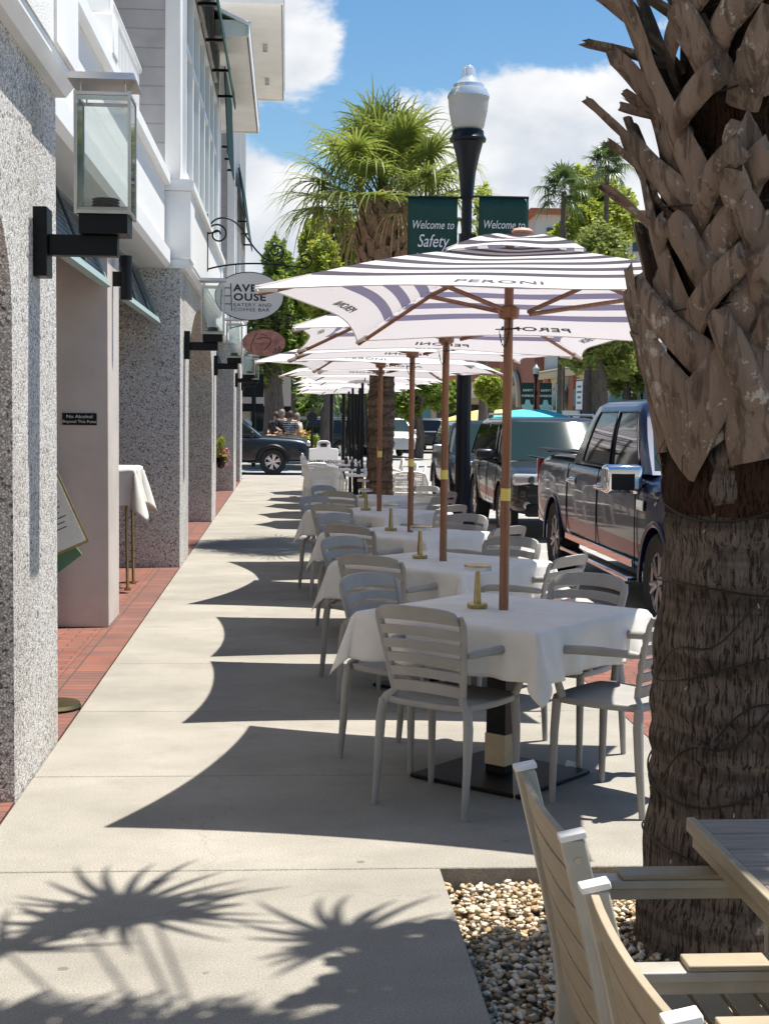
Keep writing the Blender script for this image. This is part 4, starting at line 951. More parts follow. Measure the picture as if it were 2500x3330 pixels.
split_obj('edge_frame',MB().box(-.405,-.386,-.712,.712,.735,.766).box(.386,.405,-.72,.72,.728,.767),M['taupe'],st,bevel=.003)
for sx in (-1,1):
    obj('foot',MB().box(sx*.2-.02,sx*.2+.02,-.45,.15,0,.03).box(sx*.2-.02,sx*.2+.02,-.2,-.15,.03,.70),M['alu'],st,bevel=.003)

# ------------------------------------------------------------------ street lamps
def flute(a,z): return 1-.035*(math.cos(a*14)>0)
def street_lamp():
    r=thing('street_lamp','x','street lamp')
    obj('post',MB().lathe([(.20,0),(.20,.10),(.17,.14),(.16,.45),(.11,.6),(.083,.75),(.079,2.4),(.058,3.8)],n=56,mod=flute),M['polemetal'],r,smooth=25)
    obj('collar',MB().lathe([(.058,3.55),(.082,3.55),(.082,3.86),(.058,3.86)],n=24).box(.07,.10,-.03,.03,3.56,3.85),M['polemetal'],r,smooth=35)
    obj('capital',MB().lathe([(.056,3.801),(.075,3.82),(.068,3.86),(.085,4.1),(.12,4.3),(.155,4.42),(.16,4.45),(.19,4.46),(.195,4.49),(.17,4.53),(.165,4.58),(.14,4.58)],(0,0,.45),32,mod=lambda a,z:1+.05*math.cos(a*6)*(4.0<z<4.4)),M['polemetal'],r,smooth=40)
    obj('post_top',MB().lathe([(.056,3.80),(.055,4.26)],n=56,mod=flute),M['polemetal'],r,smooth=25)
    z=.45
    obj('globe',MB().lathe([(.13,4.585+z),(.165,4.62+z),(.20,4.80+z),(.212,4.93+z),(.215,4.955+z),(.19,4.97+z)],n=40,mod=lambda a,z:1+.008*math.cos(a*40)),M['lamp_glass'],r,smooth=60)
    obj('globe_top',MB().lathe([(.222,4.955+z),(.222,4.975+z),(.19,5.05+z),(.165,5.06+z),(.16,5.10+z),(.10,5.16+z),(.075,5.20+z),(.07,5.27+z),(.04,5.315+z),(0,5.325+z)],n=40),M['globe_top'],r,smooth=35)
    return r
sl1=street_lamp(); sl1.location=(1.885,15.1,0); sl1.scale=(1,1,.917); tag(sl1,'tall black fluted street lamp with acorn globe rising behind the umbrellas')
def banner(x0,x1,y,z0,z1,emblem,parent=None,big=True):
    b=thing('banner',('left green welcome banner on the near street lamp' if x0<1.8 else 'right green welcome banner on the near street lamp'),'banner',((x0+x1)/2,y,z1),group='green lamp post banners')
    W=x1-x0; H_=z1-z0; P=[]
    for i in range(13):
        P.append([(-W/2+W*j/10,.012*math.sin(j*.6+i*.3)*(i/12),-H_*i/12) for j in range(11)])
    o=obj('cloth',MB().grid(P),M['green_sign'],b,smooth=180); s=o.modifiers.new('s','SOLIDIFY'); s.thickness=.004; s.offset=0
    obj('rod',MB().cyl((-W/2-.03,0,-.005),(W/2+.12 if x0<1.8 else W/2,0,-.005),.012,n=8) if x0<1.8 else MB().cyl((-W/2-.1,0,-.005),(W/2,0,-.005),.012,n=8),M['blackmetal'],b)
    f=lambda dz:(lambda a,c:(a,-.018+.0*a,c+dz))
    letter(b,M['white_paint'],('Welcome to',.125,f(-.30),dict(shear=.28,sx=.70)),('Safety',.19,f(-.47),dict(shear=.28,sx=.72)),('Harbor',.18,f(-.66),dict(shear=.28,sx=.72)))
    return b
pA=ony(882,421,15.0); pB=ony(990,421,15.0); pC=ony(1036,421,15.0); pD=ony(1144,421,15.0)
banner(pA.x,pB.x,15.05,pA.z-1.35,pA.z,True); banner(pC.x,pD.x,15.05,pC.z-1.35,pC.z,True)
sl2=copy_tree(sl1); d2=92.; q=ony(1156,903,d2); sl2.location=(q.x,d2,-.15); tag(sl2,'small distant street lamp in front of the storefronts across the street')
def far_banner(x0,x1,y,z0,z1,lab):
    b=thing('banner',lab,'banner',((x0+x1)/2,y,z1),group='green lamp post banners'); W=x1-x0;H_=z1-z0
    obj('cloth',MB().box(-W/2,W/2,-.02,.02,-H_,0),M['green_sign'],b); letter(b,M['white_paint'],('SAFETY',.2,lambda a,c:(a,-.03,c-.5),dict(bold=.004)),('HARBOR',.2,lambda a,c:(a,-.03,c-.85),dict(bold=.004))); t=MB()
    t.lathe([(0,0),(.3,0),(.3,.2),(.2,.25),(.12,.5),(0,.6)],(0,.25,-H_+.5),16) if False else t.prism([(-.32,-H_+.4),(.32,-H_+.4),(.42,-H_+.75),(.2,-H_+.8),(.12,-H_+1.1),(-.12,-H_+1.1),(-.2,-H_+.8),(-.42,-H_+.75)],-.035,-.025,'y')
    obj('crown_emblem',t,pm('print_aqua',(.35,.62,.6),.6),b)
p1=ony(1128,868,d2-.3); far_banner(p1.x-.05,p1.x+.75,d2-.3,1.7,3.9,'left small green banner on the distant street lamp'); far_banner(q.x+.2,q.x+1.0,d2-.3,1.7,3.9,'right small green banner on the distant street lamp')

# ------------------------------------------------------------------ palms
def fan(mb,base,d,pet,R,n=40,droop=.35,spread=150,w=.028,seg=5,petw=.014,r=random,mi=0,up=None,lv=.14,aj=2):
    d=Vector(d).normalized(); u=Vector(up) if up else Vector((0,0,1)); s=d.cross(u)
    if s.length<.1: s=Vector((1,0,0))
    s.normalize(); u=s.cross(d).normalized()
    hub=Vector(base)+d*pet-Vector((0,0,.10*pet*pet)); m_=Vector(base).lerp(hub,.5)+Vector((0,0,.03*pet))
    if pet>.05: mb.tube([base,m_,hub],[petw,petw*.8,petw*.6],5,mi=mi)
    for k in range(n):
        th=D2R(-spread+2*spread*(k+.5)/n+r.uniform(-aj,aj)); L=R*(1-.28*(abs(th)/PI))*r.uniform(1-lv,1.06)
        dr=d*math.cos(th)+s*math.sin(th)+u*(.16-.1*abs(math.cos(th)))*1; dr.normalize(); side=dr.cross(u+Vector((r.uniform(-.3,.3),)*3)).normalized()
        V=[]; dl=droop*r.uniform(.6,1.6)
        for j in range(seg+1):
            t=j/seg; p=hub+dr*(L*t*(1-.12*dl*t*t))-Vector((0,0,1))*(dl*L*t**2.6); ww=w*(1-t)**.75*(.45+1.6*min(t*3,.34))*1.0+.0008
            V+=[p-side*ww,p+side*ww]
        mb.add(V,[(2*j,2*j+1,2*j+3,2*j+2) for j in range(seg)],mi)
def palm_crown(mb,c,n,R,pet,seed,elmin=-45,elmax=85,droop=.4,blades=38,w=.028,mi=0):
    r=random.Random(seed)
    for i in range(n):
        az=i*2.39996+r.uniform(-.25,.25); f=(i+.5)/n; el=D2R(elmin+(elmax-elmin)*f**.8+r.uniform(-8,8)); d=Vector((math.cos(az)*math.cos(el),math.sin(az)*math.cos(el),math.sin(el)))
        fan(mb,Vector(c)+d*.06,d,pet*r.uniform(.8,1.1),R*r.uniform(.85,1.1),blades,droop*r.uniform(.7,1.4)*(1.2-.5*f),r=r,w=w,mi=mi)
def boot_at(mb,cx,cy,R,z0,a,L=.62,out=.2,w0=.075,w1=.045,spl=.55,th=.016,r=random):
    for sg in (-1,1):
        if r.random()<.06: continue
        rows=[]; n=9; tw=r.uniform(-.05,.05)
        for i in range(n+1):
            t=i/n; k=max(0,1-t/.62)
            ang=a+sg*(spl*k**1.1+ (w1*.5/R)*min(1,t/.62))+tw*k; rr=R+.012+.035*min(1,t*2.2)+out*t**2.1+ (.01 if sg>0 else 0); z=z0+L*t-.06*(1-t)*0
            w=w0*(1-t)+w1*t; w*=1-.15*r.uniform(0,1)*(i==n)
            tang=Vector((-math.sin(ang),math.cos(ang),0)); nor=Vector((math.cos(ang),math.sin(ang),0))
            # ribbon direction tilts with the strap
            dz=L/n; da=-sg*spl*1.1*(k**.1 if k>0 else 0)/.62/n*R; v=Vector((tang.x*da,tang.y*da,dz)).normalized(); wd=v.cross(nor).normalized()
            c=Vector((cx+nor.x*rr,cy+nor.y*rr,z+ (r.uniform(-.02,.02) if i==n else 0)))
            q=[]
            for (e,h) in ((-1,-.3),(-.55,.7),(0,1),(.55,.7),(1,-.3),(.5,-1),(-.5,-1)): q.append(c+wd*(w*e)+nor*(th*h))
            rows.append(q)
        mb.grid(rows,closed=True); mb.add(rows[-1],[tuple(range(7))])
# near palm
np_=thing('sabal_palm','thick palm trunk with crisscrossed old leaf bases at the right edge','palm tree',(1.443,4.32,-.1)); PC=(1.443,4.32)
def trunk_surface(x,y,z,R,rough=.012):
    P=[]
    for i in range(n_:=int(z/.03)+1):
        zz=z*i/(n_-1); row=[]
        for j in range(64):
            a=2*PI*j/64; nz=mnoise.noise(Vector((math.cos(a)*2.2,math.sin(a)*2.2,zz*1.5)))*rough*2+mnoise.noise(Vector((math.cos(a)*9,math.sin(a)*9,zz*4)))*rough
            rr=R(zz)+nz; row.append((x+rr*math.cos(a),y+rr*math.sin(a),zz))
        P.append(row)
    return MB().grid(P,closed=True)
obj('trunk',trunk_surface(0,0,5.4,lambda z:.278+.065*max(0,1-z/.55)**2+.006*math.sin(z*3)+.006*math.sin(z*38+math.sin(z*9)*2)-.01*(z>1.6)),M['bark'],np_,smooth=180)
mb=MB(); rr_=random.Random(11)
def lean_y(z): return .10*max(0,z-.6)+(.42*(max(0,z-3.0))/(1+.25*max(0,z-3.0)))
def hit(x,y,R):   # point of the trunk (radius R) seen at a spot of the photograph, as angle and height
    r=ray((1800+x/1.383)*.6644,y/1.383*.6644); px,py=PC; dx,dy=r.x,r.y; zz=EYE+r.z*(4.0/r.y); py-=lean_y(zz+.1); A=dx*dx+dy*dy; Bq=-2*(dx*px+dy*py); Cq=px*px+py*py-R*R; D=Bq*Bq-4*A*Cq
    tt=(-Bq-math.sqrt(D))/(2*A) if D>0 else -Bq/(2*A); X,Y=dx*tt-px,dy*tt-py
    return math.atan2(Y,X),math.hypot(X,Y),EYE+r.z*tt+.1
def strap(b,t_,w0,w1,out,R0=.292,th=.013,bow=.0):
    a0,q0,z0=hit(*b,R0); a1,q1,z1=hit(*t_,R0+out); q1=max(q1,R0+out*.5)
    if a1-a0>PI: a1-=2*PI
    if a0-a1>PI: a1+=2*PI
    rows=[]; n=12; pts=[]
    for i in range(n+1):
        t=i/n; aa=a0+(a1-a0)*t; R_=R0+.004+(q1-R0)*t**1.7+.03*math.sin(PI*t); pts.append(Vector((R_*math.cos(aa),R_*math.sin(aa),z0+(z1-z0)*t+bow*math.sin(PI*t))))
    for i,p in enumerate(pts):
        t=i/n; v=(pts[min(i+1,n)]-pts[max(i-1,0)]).normalized(); nor=Vector((p.x,p.y,0)).normalized(); wd=v.cross(nor).normalized(); nr=wd.cross(v); w=(w0*(1-t)+w1*t)*(1+.05*math.sin(t*11+w0*99)); q=[]
        for (e,h) in ((-1,-.7),(-.92,.25),(-.5,.95),(0,1.15),(.5,.95),(.92,.25),(1,-.7),(.5,-.5),(0,-.25),(-.5,-.5)):
            jag=rr_.uniform(-.018,.018) if i==n else 0
            q.append(p+wd*(w*e)+nr*(th*h+mnoise.noise(p*9+wd*e)*.006)+v*jag)
        rows.append(q)
    mb.grid(rows,closed=True); mb.add(rows[-1],[tuple(range(10))])
for q in (((700,2030),(400,1420),.11,.05,.03),((560,2050),(905,1560),.12,.07,.03),((980,2050),(860,1500),.12,.07,.02),((440,2030),(345,1210),.06,.038,.05),((418,1980),(338,1320),.045,.03,.015),((470,1700),(372,1500),.06,.05,.01),
 ((880,1300),(990,980),.05,.045,.06),((560,1500),(480,1250),.06,.05,.02),((800,1500),(960,1250),.07,.05,.02),((700,1180),(900,900),.06,.05,.02),((640,760),(500,560),.06,.05,.03),((930,800),(820,560),.06,.05,.03),((480,600),(330,420),.05,.04,.05),((960,420),(900,180),.06,.05,.04),
 ((780,1710),(385,1270),.058,.040,.085),((610,1530),(862,1140),.052,.040,.10),((975,2010),(740,1415),.055,.038,.09),((735,1290),(545,995),.055,.042,.08),((425,1240),(500,990),.045,.035,.07),((440,1120),(232,835),.058,.044,.15),
 ((655,975),(328,622),.050,.040,.12),((430,900),(160,450),.036,.024,.20),((640,1020),(835,660),.055,.040,.12),((545,800),(745,305),.052,.040,.13),((600,650),(262,245),.056,.036,.13),((300,330),(135,185),.030,.022,.17),
 ((770,390),(560,40),.056,.044,.10),((500,410),(575,60),.048,.040,.09),((455,350),(200,-30),.050,.040,.14),((715,260),(900,-60),.056,.045,.10),((845,480),(990,60),.055,.045,.10),((890,1100),(790,760),.052,.040,.11),((830,900),(990,660),.055,.045,.09),
 ((975,1460),(910,1130),.045,.036,.12),((420,1010),(395,760),.026,.018,.10),((300,900),(250,640),.03,.02,.10),((990,1250),(850,900),.05,.04,.08),((420,120),(330,-80),.05,.04,.12),((640,120),(700,-90),.05,.04,.10),((360,560),(300,470),.02,.012,.12),((930,1620),(1010,1400),.05,.04,.08)): strap(*q)
for i in range(56):
    z=1.48+i*.036; a=i*2.39996+.6; k=min(1,(z-1.30)/1.2)
    if z<3.15 and math.cos(a+PI/2+.1)>.25: continue
    boot_at(mb,0,0,.285,z,a,L=rr_.uniform(.5,.66),out=.06+.12*k*rr_.uniform(.6,1.3),w0=rr_.uniform(.05,.065),w1=rr_.uniform(.036,.044),spl=rr_.uniform(.5,.7),th=.014,r=rr_)
obj('leaf_bases',mb,M['boot'],np_,smooth=50,label='grey split leaf bases with pale lichen')
fb=MB()
P=[]
for i in range(70):
    zz=1.42+2.0*i/69; P.append([((.288+.022*mnoise.noise(Vector((a_,zz*9,0))))*math.cos(2*PI*a_/48),(.288+.022*mnoise.noise(Vector((a_,zz*9,0))))*math.sin(2*PI*a_/48),zz) for a_ in range(48)])
fb.grid(P,closed=True)
for i in range(420):
    a=rr_.uniform(0,6.28); z=rr_.uniform(1.5,3.2); R0=.285; dz=rr_.uniform(-.16,.16); da=rr_.uniform(-.3,.3); l=rr_.uniform(.01,.045)
    p0=Vector((R0*math.cos(a),R0*math.sin(a),z)); p1=Vector(((R0+l)*math.cos(a+da*.5),(R0+l)*math.sin(a+da*.5),z+dz*.5)); p2=Vector(((R0+l*.6)*math.cos(a+da),(R0+l*.6)*math.sin(a+da),z+dz)); fb.tube([p0,p1,p2],.0013,3,caps=False)
obj('trunk_fibre',fb,M['fibre'],np_,smooth=60)
cr=MB(); rq=random.Random(4)
C0=Vector((0,-1.2,5.5))
def aim(u,v,z,R,nn,seed,sp=150,w=.024):   # a fan leaf whose hub shades the given spot of pavement
    g=onz(u,v); q=Vector((g.x+SUN.x/SUN.z*z-PC[0],g.y+SUN.y/SUN.z*z-PC[1],z)); d=(q-C0); L=d.length; fan(cr,C0,d,L,R*1.08,nn,.55,spread=sp,r=random.Random(seed),w=w,seg=6,petw=.012,up=(.35*math.sin(seed),.5,1),lv=.5,aj=7)
aim(185,1975,4.75,.62,24,1,165,.030); aim(250,1990,4.7,.36,11,41,120,.04); aim(90,2010,4.8,.4,12,43,120,.04); aim(690,2040,4.8,.52,24,2,160,.030); aim(930,2060,4.9,.4,12,46,120,.034); aim(800,2075,4.8,.34,9,44,90,.036); aim(-80,2060,4.8,.42,12,45)
for k,(u,v,z,R) in enumerate(((-120,2230,4.8,.4),(60,2260,4.8,.4),(250,2250,4.9,.4),(450,2240,4.9,.36),(820,2260,5.0,.4),(150,2330,4.9,.45),(-60,2380,4.9,.5),(420,2360,4.9,.45),(640,2350,5.0,.45),(300,2330,4.9,.45),(520,2290,5.0,.36),(760,2340,5.0,.5),(980,2330,5.1,.5),(60,2370,5.0,.5),(420,2480,5.1,.6),(1180,2310,5.2,.5),(1330,2330,5.2,.5),(200,2600,5.3,.6),(650,2560,5.3,.6),(950,2560,5.3,.7),(-250,2450,5.0,.6),(1500,2380,5.4,.6),(1300,2560,5.4,.7))): aim(u,v,z,R,40,10+k,160,.036)
for i in range(9):
    az=PI*1.1+i*.2; d=Vector((math.cos(az),math.sin(az),.5+.1*i)).normalized(); fan(cr,C0+d*.1,d,.7,.75,34,.3,r=rq,w=.03)
obj('crown',cr,M['frond'],np_,smooth=180)
def shear(o):
    for v in o.data.vertices: v.co.y-=lean_y(v.co.z)
for o in kids(np_):
    if not o.name.startswith('crown'): shear(o)
# string of lights wound round the palm
sg=thing('string_lights','thin dark cord of small clear lights wound round the big palm','string lights',(1.443,4.32,0))
w=MB(); bb_=[]; rw=random.Random(2); P=[]
for i in range(900):
    t=i/900; a=t*2*PI*11; z=.15+3.1*t+.09*math.sin(a*1.0+.6)+.05*math.sin(a*.37+1)+.03*math.sin(a*2.3); R0=(.296+.068*max(0,1-z/.55)**2)+.05*min(1,max(0,z-1.35)*2)
    P.append((R0*math.cos(a),R0*math.sin(a),z))
    if i%15==3:
        b=Vector(P[-1]); n_=Vector((math.cos(a),math.sin(a),0)); e=b+n_*.012+Vector((rw.uniform(-.012,.012),rw.uniform(-.01,.01),-.022)); w.tube([b,e],.0018,4); bb_.append((e,e+(e-b).normalized()*.014))
w.tube(P,.0032,5,caps=False); 
for k in range(9):
    a0=rw.uniform(PI,1.9*PI); z0=.2+k*.15; Q=[]
    for i in range(24): t=i/23; a=a0+t*1.6; z=z0+.35*t+.04*math.sin(t*9); R0=.299 if z<1.4 else .37; Q.append((R0*math.cos(a),R0*math.sin(a),z))
    w.tube(Q,.003,4)
shear(obj('cord',w,M['wirem'],sg,smooth=180)); mbulb=pm('bulb',(.6,.6,.6),.1,trans=.6)
for e0,e1 in bb_: e0=e0-Vector((0,lean_y(e0.z),0)); e1=e1-Vector((0,lean_y(e1.z),0)); obj('bulb',MB().tube([e0,e1],.0024,6),mbulb,sg,smooth=180)
# middle sabal palm
mp_=thing('sabal_palm','green fan palm standing among the tables beside the street lamp','palm tree',(1.17,17.6,-.02))
obj('trunk',trunk_surface(0,0,3.95,lambda z:.155+.02*max(0,1-z/.4)+.012*math.sin(z*60)*.5),M['bark_mid'],mp_,smooth=180)
mb=MB(); rb=random.Random(5)
for i in range(95): z=3.05+i*.0125; boot_at(mb,0,0,.14+.10*min(1,(z-3.05)/.5),z-.12,i*2.39996,L=rb.uniform(.26,.34),out=rb.uniform(.04,.12),w0=.05,w1=.032,spl=.6,th=.010,r=rb)
obj('leaf_bases',mb,mat_bark('boot_far',(.34,.22,.15),(.14,.085,.055),18,.35),mp_,smooth=50)
mb=MB(); palm_crown(mb,(0,0,4.2),44,.84,.90,21,elmin=-12,elmax=88,droop=.45,blades=34,w=.018)
obj('crown',mb,M['frond'],mp_,smooth=180)
mb=MB(); palm_crown(mb,(0,0,4.05),7,.5,.5,8,elmin=-30,elmax=20,droop=1.1,blades=26,w=.016); obj('dry_fronds',mb,M['frond_dry'],mp_,smooth=180,label='pale drooping dry fronds')
# cord round the middle palm
sg2=thing('string_lights','thin dark cord wound round the trunk of the smaller palm','string lights',(1.17,17.6,0)); w=MB()
w.tube([((.172)*math.cos(i*.25),(.172)*math.sin(i*.25),.2+2.2*i/260+.03*math.sin(i*.4)) for i in range(260)],.005,4); obj('cord',w,M['wirem'],sg2)
# ------------------------------------------------------------------ broadleaf trees
def leaves(mb,clumps,n,ls,seed,flat=.6):
    r=np.random.default_rng(seed); w=np.array([c[3]*c[4]*c[5] for c in clumps]); w=w/w.sum(); ks=r.choice(len(clumps),n,p=w); V=[];F=[]
    for k in ks:
        c=clumps[k]; d=r.standard_normal(3); d/=np.linalg.norm(d); rad=r.uniform(.35,1)**.4
        p=np.array(c[:3])+d*rad*np.array(c[3:6])*(1+.22*math.sin(d[0]*7+k)*math.cos(d[2]*6)); a=r.standard_normal(3); a[2]*=.5; a/=np.linalg.norm(a); b=np.cross(a,r.standard_normal(3)); b/=np.linalg.norm(b); s=ls*r.uniform(.6,1.3)
        o=len(V); V+=[tuple(p-a*s),tuple(p+b*s*.42),tuple(p+a*s),tuple(p-b*s*.42)]; F.append((o,o+1,o+2,o+3))
    return mb.add(V,F)
def clumpset(c,R,H,n,seed,cr=.42):
    r=random.Random(seed); out=[]
    for i in range(n):
        while True:
            x,y,z=[r.uniform(-1,1) for _ in range(3)]
            if x*x+y*y+z*z<1: break
        k=r.uniform(.7,1.25)*cr; out.append((c[0]+x*R*.75,c[1]+y*R*.75,c[2]+z*H*.75,R*k,R*k,H*k*.8))
    return out
def tree(name,lab,x,y,base,h,R,H,mat,n,ls,seed,tr=.2,nc=16,lean=0,cat='tree',cr=.38):
    r=random.Random(seed); t=thing(name,lab,cat,(x,y,base)); cz=h-H
    m=MB(); top=Vector((lean,0,cz-.2*H)); m.tube([(0,0,0),(lean*.25+.08,0,cz*.35),(lean*.6-.05,.05,cz*.7),top],[tr,tr*.85,tr*.72,tr*.6],12)
    cs=clumpset((lean,0,cz),R,H,nc,seed,cr)
    for c in cs[:10]:
        e=Vector(c[:3]); q=top.lerp(e,.5)+Vector((0,0,-.1*H)); m.tube([Vector((lean*.5,0,cz*.62)).lerp(top,r.random()),q,e],[tr*.42,tr*.25,tr*.08],7)
    obj('trunk',m,M['treebark'],t,smooth=60); lm=MB(); leaves(lm,cs,int(n*1.7),ls*.74,seed); obj('crown',lm,M[mat],t); return t
def at(u,y): return ony(u,900,y).x
def zat(v,u,y): return ony(u,v,y).z
G='street trees'
def T(lab,u,y,vtop,Rpx,Hpx,mat,n,ls,seed,tr=.25,vbase=None,**k):
    s=y/FL; x=at(u,y); return tree('shade_tree',lab,x,y,-.1,zat(vtop,u,y)+.1,Rpx*s,Hpx*s,mat,n,ls,seed,tr,**k)
T('lime green leafy tree directly behind the small palm',705,46,405,88,170,'leaf_lime',9000,.17,1,tr=.2)
T('light green tree peeking out just right of the street lamp',1040,50,388,46,150,'leaf_lime',4000,.16,2,tr=.2)
T('dark green tree with a thick trunk behind the oval signs',588,52,500,82,170,'leaf_green',9000,.18,3,tr=.42,nc=20)
T('leafy tree with a dark leaning trunk in front of the storefronts',1292,62,470,120,190,'leaf_olive',12000,.2,4,tr=.42,nc=22)
T('tall olive green tree behind the palm at upper right',1270,78,330,95,130,'leaf_lime',8000,.24,5,tr=.4)
T('slender tree with a slim trunk left of the street lamp',905,58,770,70,70,'leaf_green',4000,.16,6,tr=.2)
T('bushy lime tree beside the lamp pole, low over the cars',1062,48,795,38,45,'leaf_lime',2600,.16,7,tr=.12)
T('dark tree over the far end of the arcade',556,66,690,60,110,'leaf_dark',5000,.2,8,tr=.3)
T('round green tree far down the street behind the umbrellas',690,85,800,60,60,'leaf_green',4000,.28,9,tr=.3)
T('pale green tree far down the street between the parasol poles',775,100,770,70,75,'leaf_lime',4000,.3,10,tr=.3)
T('dark green tree far down the street left of the street lamp',950,95,790,60,60,'leaf_green',4000,.3,12,tr=.3)
T('dark green tree closing the view at far left',640,110,740,90,110,'leaf_dark',5000,.35,13,tr=.4)
T('light green tree hanging over the shop windows at right',1355,70,600,70,170,'leaf_olive',7000,.22,14,tr=.25)
T('tall dark tree beyond the storefront roofs',1165,120,640,60,150,'leaf_green',5000,.4,15,tr=.4)
def far_palm(lab,u,y,v,R,pet,seed,n=22):
    x=at(u,y); z=zat(v,u,y); t=thing('fan_palm',lab,'palm tree',(x,y,-.1)); obj('trunk',MB().tube([(0,0,0),(0,0,z)],[.14,.12],10),M['treebark'],t,smooth=60)
    mb=MB(); palm_crown(mb,(0,0,z+.1),n,R,pet,seed,elmin=-50,elmax=80,droop=.5,blades=22,w=.05); obj('crown',mb,M['frond_dark'],t,smooth=180); return t
far_palm('dark green fan palm at upper right beside the big trunk',1208,66,408,.95,.8,31)
far_palm('fan palm just showing over the treetops at upper right',1300,70,352,.9,.7,32)
far_palm('small fan palm with drooping leaves left of the wooden poles',700,48,862,.6,.5,33,14)

# storefronts across the street
Bx=18.
sf=thing('storefront_building','long cream and brick storefront building across the street','building',(Bx,80,0))
def so_(name,mb,m,**k): return obj(name,mb,m,sf,world=True,**k)
so_('wall',MB().box(Bx,Bx+10,62,99.4,-.1,4.3),M['cream'])
so_('upper_wall',MB().box(Bx+.05,Bx+10,62,99.4,4.75,6.6),M['palewall'])
so_('cornice',MB().box(Bx-.35,Bx+.04,61.9,99.5,4.3,4.75).box(Bx-.45,Bx+.04,61.9,99.5,4.76,4.86),M['cream'],bevel=.05)
for y in (97.2,88.6,79.8,70.6,64.0): so_('pilaster',MB().box(Bx-.2,Bx-.005,y-.75,y+.75,-.1,4.295),M['brick_wall'])
for y in (92.9,84.1,75.1,67.0):
    w=so_('window',MB().box(Bx-.06,Bx-.005,y-2.2,y+2.2,.3,3.6),M['glassdark']); obj('awning_band',MB().box(Bx-.5,Bx-.07,y-2.1,y+2.1,2.4,3.4),M['glassblue'],w,world=True)
    obj('window_frame',MB().box(Bx-.1,Bx-.061,y-.06,y+.06,.3,3.6).box(Bx-.1,Bx-.061,y-2.3,y-2.2,.2,3.7).box(Bx-.1,Bx-.061,y+2.2,y+2.3,.2,3.7),M['white_paint'],w,world=True)
for i,(y,l) in enumerate(((84.1,'framed white poster sign on the storefront behind the leaning tree'),(70.5,'white shop sign on the storefront at far right'),(90.4,'square blue and white shop sign beside the distant lamp'))):
    s=thing('shop_sign',l,'sign',(Bx-.55,y,2.9)); obj('board',MB().box(-.03,.03,-1.0,1.0,-.75,.95),M['white_paint'],s); obj('frame',MB().box(-.045,-.031,-1.06,1.06,.95,1.02).box(-.045,-.031,-1.06,1.06,-.82,-.75).box(-.045,-.031,-1.06,-1.0,-.75,.95).box(-.045,-.031,1.0,1.06,-.75,.95),M['ink'],s)
    tt=MB()
    for k,wd in enumerate((.55,.7,.45,.6)): tt.box(-.045,-.035,-wd,wd,.55-k*.32,.68-k*.32)
    obj('print',tt,M['glassblue'],s)
for i,y in enumerate((93,87,81)): so_('upper_window',MB().box(Bx+.0,Bx+.049,y-.6,y+.6,5.3,6.1),M['glassdark'])
bb=thing('brick_building','brick corner building with an arched entry beyond the storefronts','building',(Bx,108,0))
obj('wall',MB().box(Bx-.6,Bx+10,99.6,116,-.1,7.2),M['brick_wall'],bb,world=True); obj('arch',MB().prism([(107.4+2.6*math.cos(PI*i/16),2.4+2.4*math.sin(PI*i/16)) for i in range(17)],Bx-.8,Bx-.61,'x'),M['glassdark'],bb,world=True)
obj('arch_trim',MB().tube([(Bx-.85,107.4+2.8*math.cos(PI*i/16),2.4+2.6*math.sin(PI*i/16)) for i in range(17)],.22,6),M['cream'],bb,world=True)
tb=thing('tall_building','tall cream building with a red tile roof behind the trees','building',(at(1250,130),135,0)); xx=at(1150,130)
obj('wall',MB().box(xx,xx+22,130,150,0,zat(462,1150,130)),M['palewall'],tb,world=True); zt=zat(462,1150,130)
obj('roof',MB().box(xx-.6,xx+22.5,129.4,150.5,zt,zt+.5),M['rooftile'],tb,world=True)
for k in range(5): obj('window',MB().box(xx+1+k*4,xx+2.6+k*4,129.9,129.99,zt-3.2,zt-1.2),M['glassdark'],tb,world=True)
# far end of the cross street: low shops
fs_=thing('corner_shop','low cream shop row with a dark sloping awning across the side street','building',(-4,66,0))
obj('wall',MB().box(-30,at(610,64),64,72,-.1,4.2),M['palewall'],fs_,world=True)
obj('awning',MB().prism([(0,2.1),(-1.6,1.75),(-1.6,2.0),(0,3.3)],at(585,64)-3,at(628,64),'x'),M['blackmetal'],fs_,world=True).location=(0,64,0)
for k in range(5): obj('window',MB().box(-14+k*3.1,-12+k*3.1,63.9,63.99,.5,2.6),M['glassdark'],fs_,world=True)
es=thing('far_shops','row of tan shops with orange brick upper walls closing the street','building',(2,135,0)); x0=at(520,132);x1=at(1110,132)
obj('wall',MB().box(x0,x1,132,142,-.1,4.6),M['cream'],es,world=True); obj('upper_wall',MB().box(x0+8,x1,132.2,142,4.62,7.4),M['brick_wall'],es,world=True); obj('canopy',MB().box(x0,x1,129.5,131.9,3.4,3.8),M['palewall'],es,world=True)
for k in range(10): obj('window',MB().box(x0+1+k*2.5,x0+2.6+k*2.5,131.85,131.95,.3,2.8),M['glassdark'] if k%3 else M['glassblue'],es,world=True)
